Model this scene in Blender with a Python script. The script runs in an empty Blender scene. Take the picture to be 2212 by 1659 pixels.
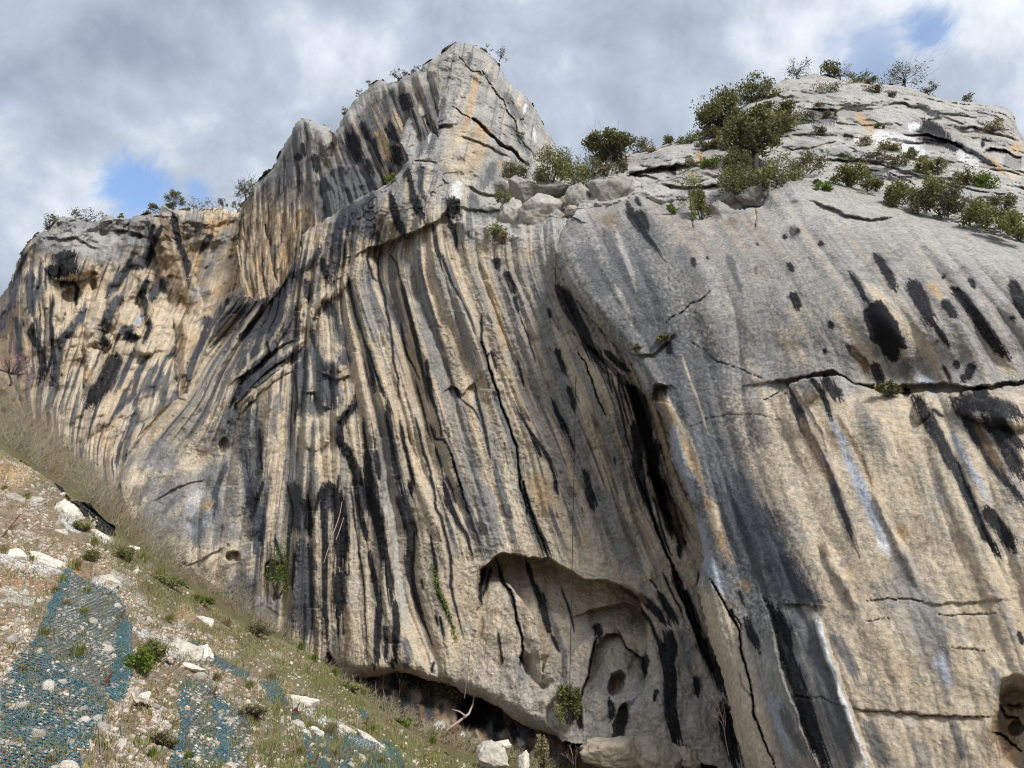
import bpy, math, random
import numpy as np
from mathutils import Vector, Matrix

random.seed(7)
rng = np.random.default_rng(7)
SC = bpy.context.scene
COL = SC.collection

# ------------------------------------------------------------------ camera, sky, sun, exposure
PITCH = math.radians(27.0)
FP = 1661.0                      # focal length in survey units (picture 2212 wide)
CAM = np.array([0.0, 0.0, 1.6])
cd = bpy.data.cameras.new("camera")
cam = bpy.data.objects.new("camera", cd)
COL.objects.link(cam)
cam.location = CAM
cam.rotation_euler = (math.radians(90) + PITCH, 0, 0)
cd.sensor_width = 36.0
cd.lens = 36.0 * FP / 2212.0
cd.clip_start = 0.1
cd.clip_end = 6000
SC.camera = cam

SUN_DIR = Vector((0.44, -0.70, 0.57)).normalized()     # from the scene towards the sun
world = bpy.data.worlds.new("World")
SC.world = world
world.use_nodes = True


def build_world():
    nt = world.node_tree
    N = nt.nodes
    L = nt.links
    N.clear()
    out = N.new("ShaderNodeOutputWorld")
    sky = N.new("ShaderNodeTexSky")
    sky.sky_type = 'NISHITA'
    sky.sun_disc = False
    sky.sun_elevation = math.asin(SUN_DIR.z)
    sky.sun_rotation = math.atan2(SUN_DIR.x, SUN_DIR.y)
    bg = N.new("ShaderNodeBackground")
    L.new(sky.outputs[0], bg.inputs[0])
    bg.inputs[1].default_value = 0.11
    tc = N.new("ShaderNodeTexCoord")
    # flatten the direction onto a cloud deck: d.xy / (d.z + k)
    sep = N.new("ShaderNodeSeparateXYZ")
    L.new(tc.outputs['Generated'], sep.inputs[0])

    def math_(op, a, b=None, c=None):
        m = N.new("ShaderNodeMath")
        m.operation = op
        for i, v in enumerate((a, b, c)):
            if v is None:
                continue
            if isinstance(v, (int, float)):
                m.inputs[i].default_value = v
            else:
                L.new(v, m.inputs[i])
        return m.outputs[0]
    z = math_('MAXIMUM', sep.outputs[2], 0.0)
    z = math_('ADD', z, 1.0)
    cx = math_('DIVIDE', sep.outputs[0], z)
    cy = math_('DIVIDE', sep.outputs[1], z)
    comb = N.new("ShaderNodeCombineXYZ")
    L.new(cx, comb.inputs[0])
    L.new(cy, comb.inputs[1])

    def noise(scale, detail, rough, dist=0.0, off=(0, 0, 0)):
        mp = N.new("ShaderNodeMapping")
        mp.inputs['Location'].default_value = off
        L.new(comb.outputs[0], mp.inputs[0])
        n = N.new("ShaderNodeTexNoise")
        n.inputs['Scale'].default_value = scale
        n.inputs['Detail'].default_value = detail
        n.inputs['Roughness'].default_value = rough
        n.inputs['Distortion'].default_value = dist
        L.new(mp.outputs[0], n.inputs['Vector'])
        return n.outputs[0]
    big = noise(4.0, 4, 0.5, 0.2, (28.84, 32.17, 0))
    mid = noise(10.5, 9, 0.6, 0.2, (46.45, 23.62, 0))
    mixn = math_('ADD', math_('MULTIPLY', big, 0.62), math_('MULTIPLY', mid, 0.38))
    ramp = N.new("ShaderNodeValToRGB")
    e = ramp.color_ramp.elements
    e[0].position = 0.41
    e[0].color = (0.122, 0.145, 0.184, 1)
    e[1].position = 0.60
    e[1].color = (0.37, 0.382, 0.402, 1)
    a = e.new(0.50)
    a.color = (0.195, 0.221, 0.262, 1)
    L.new(mixn, ramp.inputs[0])
    bgc = N.new("ShaderNodeBackground")
    L.new(ramp.outputs[0], bgc.inputs[0])
    bgc.inputs[1].default_value = 1.0
    # rifts of blue between the clouds: directions where the deck is broken
    holes = [((300, 410), 62, 1.0), ((430, 410), 34, .75), ((370, 430), 40, .6), ((2010, 70), 45, .75), ((1885, 125), 60, .55), ((1800, 110), 30, .4),
             ((1850, 60), 30, .3), ((60, 190), 40, .12)]
    tot = None
    wob = noise(13.0, 9, 0.68, 0.5, (7, 2, 0))
    wob = math_('MULTIPLY', math_('SUBTRACT', wob, 0.5), 4.2)
    for (px, py), r, s in holes:
        d = Vector(ray(px, py)).normalized()
        dv = N.new("ShaderNodeVectorMath")
        dv.operation = 'DISTANCE'
        nv = N.new("ShaderNodeVectorMath")
        nv.operation = 'NORMALIZE'
        L.new(tc.outputs['Generated'], nv.inputs[0])
        L.new(nv.outputs[0], dv.inputs[0])
        dv.inputs[1].default_value = d
        rr = r / 1661.0
        q = math_('DIVIDE', dv.outputs['Value'], rr)
        q = math_('ADD', q, wob)
        q = math_('SUBTRACT', 1.35, q)
        q.node.use_clamp = True
        q = math_('MULTIPLY', q, s)
        tot = q if tot is None else math_('MAXIMUM', tot, q)
    tot.node.use_clamp = True
    sm = N.new("ShaderNodeMapRange")
    sm.interpolation_type = 'SMOOTHSTEP'
    L.new(tot, sm.inputs[0])
    mix = N.new("ShaderNodeMixShader")
    L.new(sm.outputs[0], mix.inputs[0])
    L.new(bgc.outputs[0], mix.inputs[1])
    L.new(bg.outputs[0], mix.inputs[2])
    L.new(mix.outputs[0], out.inputs[0])


CP, SP = math.cos(PITCH), math.sin(PITCH)


def ray(px, py):
    """view direction of a survey mark (picture units), not normalised"""
    x = (np.asarray(px, float) - 1106.0) / FP
    y = (829.5 - np.asarray(py, float)) / FP
    return np.stack(np.broadcast_arrays(x, CP - SP * y, SP + CP * y), -1)


def site(px, py, dist):
    """place on the ground plan: the mark px,py at `dist` metres north of the viewer"""
    d = ray(px, py)
    return CAM + d * (np.asarray(dist, float) / d[..., 1])[..., None]


def locate(P):
    """inverse of site"""
    q = np.asarray(P, float) - CAM
    dep = q[..., 1] * CP + q[..., 2] * SP
    up = -q[..., 1] * SP + q[..., 2] * CP
    return 1106.0 + FP * q[..., 0] / dep, 829.5 - FP * up / dep


def per_metre(P):
    q = np.asarray(P, float) - CAM
    return FP / (q[..., 1] * CP + q[..., 2] * SP)


build_world()
sl = bpy.data.lights.new("sun", 'SUN')
sl.energy = 1.5
sl.angle = math.radians(14)
sl.color = (1.0, 0.965, 0.91)
so = bpy.data.objects.new("sun", sl)
COL.objects.link(so)
so.rotation_euler = SUN_DIR.to_track_quat('Z', 'Y').to_euler()
so.location = (20, -30, 60)

vs = SC.view_settings
vs.view_transform = 'Standard'
vs.look = 'None'
vs.exposure = 1.5
vs.gamma = 1.0
vs.use_curve_mapping = False
SC.cycles.pixel_filter_type = 'BLACKMAN_HARRIS'
SC.cycles.filter_width = 1.05
SC.cycles.max_bounces = 6
SC.cycles.diffuse_bounces = 4

# ------------------------------------------------------------------ noise
_perm = rng.permutation(1024)
_perm = np.concatenate([_perm, _perm, _perm])
_g3 = rng.normal(size=(1024, 3)).astype(np.float32)
_g3 /= np.linalg.norm(_g3, axis=1)[:, None]


def perlin(x, y, z=None):
    x = np.asarray(x, np.float32)
    y = np.asarray(y, np.float32)
    if z is None:
        xi = np.floor(x).astype(np.int32)
        yi = np.floor(y).astype(np.int32)
        xf = x - xi
        yf = y - yi
        u = xf * xf * xf * (xf * (xf * 6 - 15) + 10)
        v = yf * yf * yf * (yf * (yf * 6 - 15) + 10)
        r = 0
        for dx in (0, 1):
            for dy in (0, 1):
                h = _perm[_perm[(xi + dx) & 1023] + ((yi + dy) & 1023)]
                g = _g3[h]
                d = g[..., 0] * (xf - dx) + g[..., 1] * (yf - dy)
                r = r + d * (u if dx else 1 - u) * (v if dy else 1 - v)
        return r * 1.7
    z = np.asarray(z, np.float32)
    xi = np.floor(x).astype(np.int32)
    yi = np.floor(y).astype(np.int32)
    zi = np.floor(z).astype(np.int32)
    xf = x - xi
    yf = y - yi
    zf = z - zi
    u = xf * xf * xf * (xf * (xf * 6 - 15) + 10)
    v = yf * yf * yf * (yf * (yf * 6 - 15) + 10)
    w = zf * zf * zf * (zf * (zf * 6 - 15) + 10)
    r = 0
    for dx in (0, 1):
        for dy in (0, 1):
            hh = _perm[_perm[(xi + dx) & 1023] + ((yi + dy) & 1023)]
            for dz in (0, 1):
                g = _g3[_perm[hh + ((zi + dz) & 1023)]]
                d = g[..., 0] * (xf - dx) + g[..., 1] * (yf - dy) + g[..., 2] * (zf - dz)
                r = r + d * (u if dx else 1 - u) * (v if dy else 1 - v) * (w if dz else 1 - w)
    return r * 1.6


def fbm2(x, y, o=4, gain=.5, lac=2.03):
    r = 0
    a = 1.0
    t = 0
    for i in range(o):
        r = r + a * perlin(x + 17.3 * i, y + 5.1 * i)
        t += a
        a *= gain
        x = x * lac
        y = y * lac
    return r / t * 1.4


def fbm3(P, s, o=4, gain=.5, ridged=False):
    r = 0
    a = 1.0
    t = 0
    f = 1.0 / s
    for i in range(o):
        n = perlin(P[:, 0] * f + 11.7 * i, P[:, 1] * f + 3.3 * i, P[:, 2] * f + 7.9 * i)
        if ridged:
            n = 1 - 2.2 * np.abs(n)
        r = r + a * n
        t += a
        a *= gain
        f *= 2.07
    return r / t


def sstep(a, b, x):
    t = np.clip((x - a) / (b - a), 0, 1)
    return t * t * (3 - 2 * t)


# ------------------------------------------------------------------ survey notes
SHEET = {'A': (0, 700, .6076), 'B': (1000, 100, .6076), 'C': (2000, 200, .6076), 'D': (2688, 200, .6076), 'E': (0, 1700, .7981),
         'F': (1000, 1900, .6774), 'G': (1700, 1900, .6774), 'H': (2688, 1900, .6774), 'I': (900, 1000, .6076), 'J': (1900, 1000, .6076),
         'K': (2688, 1000, .6076), 'P': (0, 0, 1 / .5486)}


def Z(sheet, pts):
    x0, y0, s = SHEET[sheet]
    a = np.asarray(pts, float)
    return (np.array([x0, y0]) + a * s) * .5486


def Zs(sheet):
    return SHEET[sheet][2] * .5486


def pl(txt, sheet='P'):
    return Z(sheet, [tuple(float(q) for q in t.split(',')) for t in txt.split()])


def polyline_dist(x, y, P):
    """distance, arc fraction, side and overshoot past the ends"""
    seg = P[1:] - P[:-1]
    ln = np.hypot(seg[:, 0], seg[:, 1])
    cum = np.concatenate([[0], np.cumsum(ln)])
    best = np.full(x.shape, 1e9)
    sfr = np.zeros(x.shape)
    side = np.zeros(x.shape)
    over = np.zeros(x.shape)
    nseg = len(seg)
    for i in range(nseg):
        rx = x - P[i, 0]
        ry = y - P[i, 1]
        t0 = (rx * seg[i, 0] + ry * seg[i, 1]) / (ln[i] ** 2 + 1e-9)
        t = np.clip(t0, 0, 1)
        dx = rx - t * seg[i, 0]
        dy = ry - t * seg[i, 1]
        d = np.hypot(dx, dy)
        m = d < best
        best = np.where(m, d, best)
        sfr = np.where(m, (cum[i] + t * ln[i]) / cum[-1], sfr)
        side = np.where(m, np.sign(seg[i, 0] * ry - seg[i, 1] * rx), side)
        o = np.zeros_like(t0)
        if i == 0:
            o = np.where(t0 < 0, -t0 * ln[i], o)
        if i == nseg - 1:
            o = np.where(t0 > 1, (t0 - 1) * ln[i], o)
        over = np.where(m, o, over)
    return best, sfr, side, over


def in_poly(x, y, P):
    r = np.zeros(x.shape, bool)
    n = len(P)
    j = n - 1
    for i in range(n):
        xi, yi = P[i]
        xj, yj = P[j]
        if yi != yj:
            c = ((yi > y) != (yj > y)) & (x < (xj - xi) * (y - yi) / (yj - yi) + xi)
            r ^= c
        j = i
    return r


def poly_sd(x, y, P):
    Q = np.vstack([P, P[:1]])
    d, _, _, _ = polyline_dist(x, y, Q)
    return np.where(in_poly(x, y, P), d, -d)


class TPS:
    """thin plate spline through scattered survey points"""

    def __init__(self, pts, vals, smooth=0.0):
        p = np.asarray(pts, float) / 1000.0
        v = np.asarray(vals, float)
        n = len(p)
        d = np.hypot(p[:, None, 0] - p[None, :, 0], p[:, None, 1] - p[None, :, 1])
        K = np.where(d > 0, d * d * np.log(d + 1e-12), 0) + smooth * np.eye(n)
        A = np.zeros((n + 3, n + 3))
        A[:n, :n] = K
        A[:n, n] = 1
        A[:n, n + 1:] = p
        A[n, :n] = 1
        A[n + 1:, :n] = p.T
        b = np.concatenate([v, [0, 0, 0]])
        s = np.linalg.solve(A, b)
        self.p, self.w, self.a = p, s[:n], s[n:]

    def __call__(self, x, y):
        x = np.asarray(x, float) / 1000
        y = np.asarray(y, float) / 1000
        r = self.a[0] + self.a[1] * x + self.a[2] * y
        for (cx, cy), w in zip(self.p, self.w):
            d2 = (x - cx) ** 2 + (y - cy) ** 2
            r = r + w * 0.5 * d2 * np.log(d2 + 1e-20)
        return r


def flow_field(lines):
    pts, us = [], []
    for u, txt in lines:
        P = pl(txt)
        seg = np.hypot(*(P[1:] - P[:-1]).T)
        cum = np.concatenate([[0], np.cumsum(seg)])
        for s in np.linspace(0, cum[-1], max(4, int(cum[-1] / 70))):
            pts.append((np.interp(s, cum, P[:, 0]), np.interp(s, cum, P[:, 1])))
            us.append(u)
    return TPS(pts, us, smooth=1e-4)


PAL = {'k': (.012, .012, .015), 'd': (.052, .057, .070), 'g': (.215, .213, .207), 'l': (.38, .368, .345), 'c': (.53, .445, .335),
       't': (.40, .318, .228), 'o': (.45, .315, .18), 'b': (.16, .105, .062), 'w': (.66, .66, .66), 'p': (.36, .39, .45), 'm': (.05, .085, .02),
       's': (.098, .103, .112)}
PAL = {k: np.array(v) for k, v in PAL.items()}


def parse(txt):
    out = []
    for ln in txt.strip().splitlines():
        ln = ln.split('#')[0].strip()
        if not ln:
            continue
        t = ln.split()
        par = '/'.join(q for q in t[2:] if ',' not in q)
        out.append((t[0], t[1], par, Z(t[0], [tuple(float(q) for q in s.split(',')) for s in t[2:] if ',' in s])))
    return out


# ------------------------------------------------------------------ object helpers
def tag(o, label=None, cat=None, group=None, kind=None):
    if label:
        o['label'] = label
    if cat:
        o['category'] = cat
    if group:
        o['group'] = group
    if kind:
        o['kind'] = kind
    return o


def mesh_np(name, V, F, mat=None, parent=None, smooth=False, col=None, loc=None, link=True):
    """V (n,3), F (m,k) all of one size, or list of such arrays"""
    V = np.asarray(V, np.float32)
    if loc is not None:
        V = V - np.asarray(loc, np.float32)
    Fs = F if isinstance(F, list) else [F]
    Fs = [np.asarray(f, np.int32) for f in Fs if len(f)]
    me = bpy.data.meshes.new(name)
    me.vertices.add(len(V))
    me.vertices.foreach_set("co", V.ravel())
    nl = sum(f.size for f in Fs)
    npoly = sum(len(f) for f in Fs)
    me.loops.add(nl)
    me.loops.foreach_set("vertex_index", np.concatenate([f.ravel() for f in Fs]))
    st = []
    c = 0
    for f in Fs:
        k = f.shape[1]
        st.append(c + np.arange(len(f)) * k)
        c += f.size
    me.polygons.add(npoly)
    me.polygons.foreach_set("loop_start", np.concatenate(st).astype(np.int32))
    me.update(calc_edges=True)
    if smooth:
        me.polygons.foreach_set("use_smooth", np.ones(npoly, bool))
    if col is not None:
        at = me.color_attributes.new("tint", 'FLOAT_COLOR', 'POINT')
        at.data.foreach_set("color", np.asarray(col, np.float32).ravel())
    if mat:
        me.materials.append(mat)
    o = bpy.data.objects.new(name, me)
    if loc is not None:
        o.location = loc
    if link:
        COL.objects.link(o)
    if parent:
        o.parent = parent
    return o


def empty(name, loc, label=None, cat=None, group=None):
    o = bpy.data.objects.new(name, None)
    COL.objects.link(o)
    o.location = loc
    o.empty_display_size = .3
    return tag(o, label, cat, group)


# ------------------------------------------------------------------ materials
def new_mat(name):
    m = bpy.data.materials.new(name)
    m.use_nodes = True
    nt = m.node_tree
    b = nt.nodes['Principled BSDF']
    return m, nt, b


def rock_material(name, fine=6.0, bump=0.06, speck=0.25, use_tint=True, base=(.3, .3, .3)):
    m, nt, b = new_mat(name)
    N, L = nt.nodes, nt.links
    tc = N.new("ShaderNodeTexCoord")
    n1 = N.new("ShaderNodeTexNoise")
    n1.inputs['Scale'].default_value = fine
    n1.inputs['Detail'].default_value = 6
    n1.inputs['Roughness'].default_value = .68
    L.new(tc.outputs['Object'], n1.inputs['Vector'])
    n2 = N.new("ShaderNodeTexNoise")
    n2.inputs['Scale'].default_value = fine * .22
    n2.inputs['Detail'].default_value = 5
    n2.inputs['Roughness'].default_value = .6
    L.new(tc.outputs['Object'], n2.inputs['Vector'])
    mr = N.new("ShaderNodeMapRange")
    L.new(n1.outputs[0], mr.inputs[0])
    mr.inputs[1].default_value = .3
    mr.inputs[2].default_value = .7
    mr.inputs[3].default_value = 1 - speck
    mr.inputs[4].default_value = 1 + speck
    mr2 = N.new("ShaderNodeMapRange")
    L.new(n2.outputs[0], mr2.inputs[0])
    mr2.inputs[1].default_value = .3
    mr2.inputs[2].default_value = .7
    mr2.inputs[3].default_value = .86
    mr2.inputs[4].default_value = 1.14
    mu = N.new("ShaderNodeMath")
    mu.operation = 'MULTIPLY'
    L.new(mr.outputs[0], mu.inputs[0])
    L.new(mr2.outputs[0], mu.inputs[1])
    vm = N.new("ShaderNodeVectorMath")
    vm.operation = 'SCALE'
    L.new(mu.outputs[0], vm.inputs['Scale'])
    if use_tint:
        at = N.new("ShaderNodeAttribute")
        at.attribute_name = "tint"
        L.new(at.outputs['Color'], vm.inputs[0])
        r = N.new("ShaderNodeMapRange")
        L.new(at.outputs['Alpha'], r.inputs[0])
        r.inputs[3].default_value = .92
        r.inputs[4].default_value = .22
        L.new(r.outputs[0], b.inputs['Roughness'])
    else:
        oi = N.new("ShaderNodeObjectInfo")
        mx = N.new("ShaderNodeMapRange")
        L.new(oi.outputs['Random'], mx.inputs[0])
        mx.inputs[3].default_value = .7
        mx.inputs[4].default_value = 1.25
        s2 = N.new("ShaderNodeVectorMath")
        s2.operation = 'SCALE'
        s2.inputs[0].default_value = base
        L.new(mx.outputs[0], s2.inputs['Scale'])
        L.new(s2.outputs[0], vm.inputs[0])
        b.inputs['Roughness'].default_value = .92
    b.inputs['Specular IOR Level'].default_value = .18
    L.new(vm.outputs[0], b.inputs['Base Color'])
    # flakes: patches of slightly different level with crisp edges
    warp = N.new("ShaderNodeVectorMath")
    warp.operation = 'MULTIPLY_ADD'
    L.new(n2.outputs['Color'], warp.inputs[0])
    warp.inputs[1].default_value = (1.6, 1.6, 1.6)
    L.new(tc.outputs['Object'], warp.inputs[2])
    vo = N.new("ShaderNodeTexVoronoi")
    vo.inputs['Scale'].default_value = fine * .42
    L.new(warp.outputs[0], vo.inputs['Vector'])
    sc_ = N.new("ShaderNodeSeparateColor")
    L.new(vo.outputs['Color'], sc_.inputs[0])
    vf = N.new("ShaderNodeMath")
    vf.operation = 'MULTIPLY'
    L.new(sc_.outputs[0], vf.inputs[0])
    vf.inputs[1].default_value = .55
    ad0 = N.new("ShaderNodeMath")
    L.new(vf.outputs[0], ad0.inputs[0])
    L.new(n1.outputs[0], ad0.inputs[1])
    ad = N.new("ShaderNodeMath")
    ad.operation = 'MULTIPLY_ADD'
    L.new(n2.outputs[0], ad.inputs[0])
    ad.inputs[1].default_value = 2.2
    L.new(ad0.outputs[0], ad.inputs[2])
    bp = N.new("ShaderNodeBump")
    bp.inputs['Strength'].default_value = .9
    bp.inputs['Distance'].default_value = bump
    L.new(ad.outputs[0], bp.inputs['Height'])
    L.new(bp.outputs[0], b.inputs['Normal'])
    return m


def plain_material(name, c, rough=.85, var=.3, metallic=0, scale=3.0, spec=.3):
    m, nt, b = new_mat(name)
    N, L = nt.nodes, nt.links
    tc = N.new("ShaderNodeTexCoord")
    n = N.new("ShaderNodeTexNoise")
    n.inputs['Scale'].default_value = scale
    n.inputs['Detail'].default_value = 4
    L.new(tc.outputs['Object'], n.inputs['Vector'])
    mr = N.new("ShaderNodeMapRange")
    L.new(n.outputs[0], mr.inputs[0])
    mr.inputs[1].default_value = .25
    mr.inputs[2].default_value = .75
    mr.inputs[3].default_value = 1 - var
    mr.inputs[4].default_value = 1 + var
    vm = N.new("ShaderNodeVectorMath")
    vm.operation = 'SCALE'
    vm.inputs[0].default_value = c
    L.new(mr.outputs[0], vm.inputs['Scale'])
    L.new(vm.outputs[0], b.inputs['Base Color'])
    b.inputs['Roughness'].default_value = rough
    b.inputs['Metallic'].default_value = metallic
    b.inputs['Specular IOR Level'].default_value = spec
    return m


def leaf_material(name, c1, c2, transl=.25):
    """per-leaf tint through the mesh attribute's red value"""
    m, nt, b = new_mat(name)
    N, L = nt.nodes, nt.links
    at = N.new("ShaderNodeAttribute")
    at.attribute_name = "tint"
    mx = N.new("ShaderNodeMix")
    mx.data_type = 'RGBA'
    L.new(at.outputs['Fac'], mx.inputs['Factor'])
    mx.inputs['A'].default_value = (*c1, 1)
    mx.inputs['B'].default_value = (*c2, 1)
    L.new(mx.outputs['Result'], b.inputs['Base Color'])
    b.inputs['Roughness'].default_value = .6
    b.inputs['Specular IOR Level'].default_value = .3
    tr = N.new("ShaderNodeBsdfTranslucent")
    L.new(mx.outputs['Result'], tr.inputs[0])
    ms = N.new("ShaderNodeMixShader")
    ms.inputs[0].default_value = transl
    L.new(b.outputs[0], ms.inputs[1])
    L.new(tr.outputs[0], ms.inputs[2])
    L.new(ms.outputs[0], N['Material Output'].inputs[0])
    return m


M_ROCK = rock_material("streaked limestone", 5.0, .13, .30)
M_SOIL = rock_material("stony soil", 7.0, .08, .35)
M_STONE = rock_material("pale limestone", 7.0, .05, .24, False, (.60, .55, .475))
M_FOOT = rock_material("tan foot rock", 4.0, .10, .3, False, (.43, .365, .28))
M_BOULD = rock_material("grey limestone", 3.0, .10, .25, False, (.33, .31, .28))
M_OAK = leaf_material("holm oak leaves", (.080, .082, .030), (.28, .27, .11))
M_BUSH = leaf_material("shrub leaves", (.095, .110, .034), (.33, .33, .12))
M_OLIVE = leaf_material("dry olive leaves", (.09, .086, .042), (.27, .24, .13))
M_LIME = leaf_material("fresh green leaves", (.10, .15, .02), (.25, .31, .06), .35)
M_GRASS = leaf_material("grass blades", (.15, .165, .045), (.40, .38, .15), .3)
M_DRYGR = leaf_material("dry grass blades", (.20, .16, .08), (.42, .36, .20), .3)
M_PINK = leaf_material("pink blossom", (.45, .16, .28), (.62, .32, .45), .35)
M_BARK = plain_material("dark bark", (.05, .042, .035))
M_TWIG = plain_material("grey brown twigs", (.25, .205, .15))
M_TWIG2 = plain_material("grey twigs", (.34, .31, .26))
M_TWIG3 = plain_material("olive twigs", (.20, .18, .09))
M_PALEWOOD = plain_material("pale dead wood", (.40, .30, .26))
M_RUST = plain_material("rusty steel", (.12, .045, .025), .8)
M_WIRE = plain_material("galvanised wire", (.30, .30, .29), .5, .15, .3)
M_BLUE = plain_material("blue coated netting", (.06, .15, .19), .55, .25)
M_ROPE = plain_material("dark climbing rope", (.045, .035, .03))
M_BLACKNET = plain_material("black geotextile", (.02, .02, .022))

CLIFF_STEP = 1.75


# ------------------------------------------------------------------ terrain mass builder
class Mass:
    def __init__(self, outline, depth, flow=None, relief=None, paint=None, marks='', round_edges=(), ragged=4.0, step=None, flank=(.2, .18, .16)):
        self.flank = np.array(flank)
        self.behind = None
        self.outline = outline
        self.depth = TPS([d[:2] for d in depth], [d[2] for d in depth])
        self.flow = flow
        self.relief = relief
        self.paint = paint
        self.marks = parse(marks)
        self.round_edges = round_edges
        self.ragged = ragged
        self.step = step or CLIFF_STEP

    def evaluate(self, x, y, fine=True):
        """world position of marks x,y with the designed and natural relief"""
        wx = x + 5 * fbm2(x / 26., y / 40., 3) + 1.6 * perlin(x / 5., y / 9.)
        wy = y + 5 * fbm2(x / 26. + 40, y / 40., 3)
        Y = self.depth(x, y)
        if self.behind is not None:
            Y = np.maximum(Y, self.behind.depth(x, y) + 2.0)
        for P, R, amt in self.round_edges:
            lo = P.min(0) - R - 5
            hi = P.max(0) + R + 5
            m = (x > lo[0]) & (x < hi[0]) & (y > lo[1]) & (y < hi[1])
            if m.any():
                d, *_ = polyline_dist(x[m], y[m], P)
                q = np.clip(1 - d / R, 0, 1)
                Y[m] += amt * (1 - np.sqrt(np.clip(1 - q * q, 0, 1)))
        for sh, kind, par, P in self.marks:
            if kind in ('step', 'grv', 'bump', 'hole', 'ridge'):
                s = Zs(sh)
                a = [float(v) for v in par.split('/')]
                if kind in ('bump', 'hole'):
                    amp, rx, ry = a[0], a[1] * s, a[2] * s
                    rot = math.radians(a[3]) if len(a) > 3 else 0
                    cx, cy = P[0]
                    R = max(rx, ry) * 1.3
                    m = (abs(x - cx) < R) & (abs(y - cy) < R)
                    if not m.any():
                        continue
                    dx = wx[m] - cx
                    dy = wy[m] - cy
                    ex = dx * math.cos(rot) + dy * math.sin(rot)
                    ey = -dx * math.sin(rot) + dy * math.cos(rot)
                    r = np.hypot(ex / rx, ey / ry)
                    if kind == 'bump':
                        Y[m] -= amp * np.sqrt(np.clip(1 - r * r, 0, 1))
                    else:
                        Y[m] += amp * (1 - sstep(.72, 1.0, r))
                    continue
                if kind == 'step':
                    amp, dec = a[0], a[1] * s
                    R = dec * 3 + 10
                elif kind == 'ridge':
                    amp, w = a[0], a[1] * s
                    R = w + 6
                else:
                    amp, w = a[0], a[1] * s
                    R = w * 2 + 8
                lo = P.min(0) - R
                hi = P.max(0) + R
                m = (x > lo[0]) & (x < hi[0]) & (y > lo[1]) & (y < hi[1])
                if not m.any():
                    continue
                d, f, side, over = polyline_dist(wx[m], wy[m], P)
                if kind == 'step':
                    endf = np.exp(-over / (dec * .35 + 6))
                    edge = min(1.0, .15)
                    tf = sstep(0, edge, f) * sstep(0, edge, 1 - f) * .75 + .25
                    sd = d * side
                    Y[m] += amp * endf * tf * sstep(-1.2, 2.2, sd) * np.exp(-(np.maximum(sd, 0) / dec) ** 1.3)
                elif kind == 'ridge':
                    Y[m] -= amp * np.sqrt(np.clip(1 - (d / w) ** 2, 0, 1)) * sstep(0, .15, f) * sstep(0, .3, 1 - f)
                else:
                    ww = w * (.55 + .45 * np.sin(np.pi * np.clip(f, 0, 1)))
                    Y[m] += amp * (1 - sstep(.35, 1.0, d / ww)) * np.where(over > 0, np.exp(-over / 2), 1)
        P3 = site(x, y, Y)
        u = self.flow(x, y) if self.flow else x
        if self.relief and fine:
            dY = self.relief(P3, u, y, x)
            P3 = site(x, y, Y + dY)
        return P3, u, wx, wy

    def colours(self, x, y, P3, u, wx, wy):
        col, wet = self.paint(P3, u, y, x)
        fr = fbm2(u / 3.2, y / 46., 3)
        fing = perlin(u / 2.1 + 60, y / 160.) + .5 * perlin(u / 5.3 + 90, y / 200.)
        fr2 = fbm2(x / 7., y / 7. + 9, 3)
        for sh, kind, par, P in self.marks:
            if kind in ('step', 'bump', 'hole', 'grv', 'ridge'):
                continue
            s = Zs(sh)
            if kind.startswith('poly'):
                kk = kind[4]
                soft = float(par) * s
                lo = P.min(0) - soft - 8
                hi = P.max(0) + soft + 8
                m = (x > lo[0]) & (x < hi[0]) & (y > lo[1]) & (y < hi[1])
                if not m.any():
                    continue
                sd = poly_sd(wx[m], wy[m], P)
                a = sstep(-soft * .5, soft * .5, sd + fr2[m] * soft * .6) * (.85 if kk != 'k' else .97)
                col[m] = col[m] * (1 - a[:, None]) + PAL[kk] * a[:, None]
                continue
            kk = kind[0]
            soft_flag = 's' in kind[1:]
            w = [float(v) * s for v in par.split('/')]
            w0, w1 = w[0], w[-1]
            mw = max(w) * (1.9 if soft_flag else 1.3) + 4
            lo = P.min(0) - mw
            hi = P.max(0) + mw
            m = (x > lo[0]) & (x < hi[0]) & (y > lo[1]) & (y < hi[1])
            if not m.any():
                continue
            # part of the trace is wobbled only a little so it keeps its line
            d, f, side, over = polyline_dist(x[m] * .55 + wx[m] * .45, y[m] * .5 + wy[m] * .5, P)
            ww = w0 + (w1 - w0) * f
            fg = fing[m]
            f2 = np.where(over > 0, 1.0, f)
            tip = np.clip((f - .02 + .10 * fg) / .10, 0, 1) ** .6 * np.clip((.96 - f + .22 * fg) / .16, 0, 1) ** .6
            ww = ww * (.12 + .88 * tip)
            if soft_flag:
                a = sstep(1.7, .25, d / ww + fr[m] * .45) * .8
            else:
                a = sstep(.9, -.9, (d - ww * (1 + .42 * fr[m] + .14 * fg) - .2) / ((1.1 + .12 * ww) if kk in 'kd' else (1.6 + .38 * ww)))
                a = a * np.where(over > 0, np.exp(-over / 3), 1)
            op = {'k': .97, 'd': .9, 'g': .8, 'c': .75, 'o': .75, 'p': .8, 'w': .9}.get(kk, .8)
            if kk in 'kd' and not soft_flag:
                a = a * (1 - .12 * sstep(.25, .7, fr2[m]))
            if kk in 'kd' and not soft_flag:
                halo = (.42 * sstep(1.9, .5, d / (ww + 1.5) + .35 * fr[m]) * np.where(over > 0, np.exp(-over / 8), 1))[:, None]
                col[m] = col[m] * (1 - halo) + (PAL['s'] * .9 + PAL['b'] * .1) * halo
            ink = PAL[kk]
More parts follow.
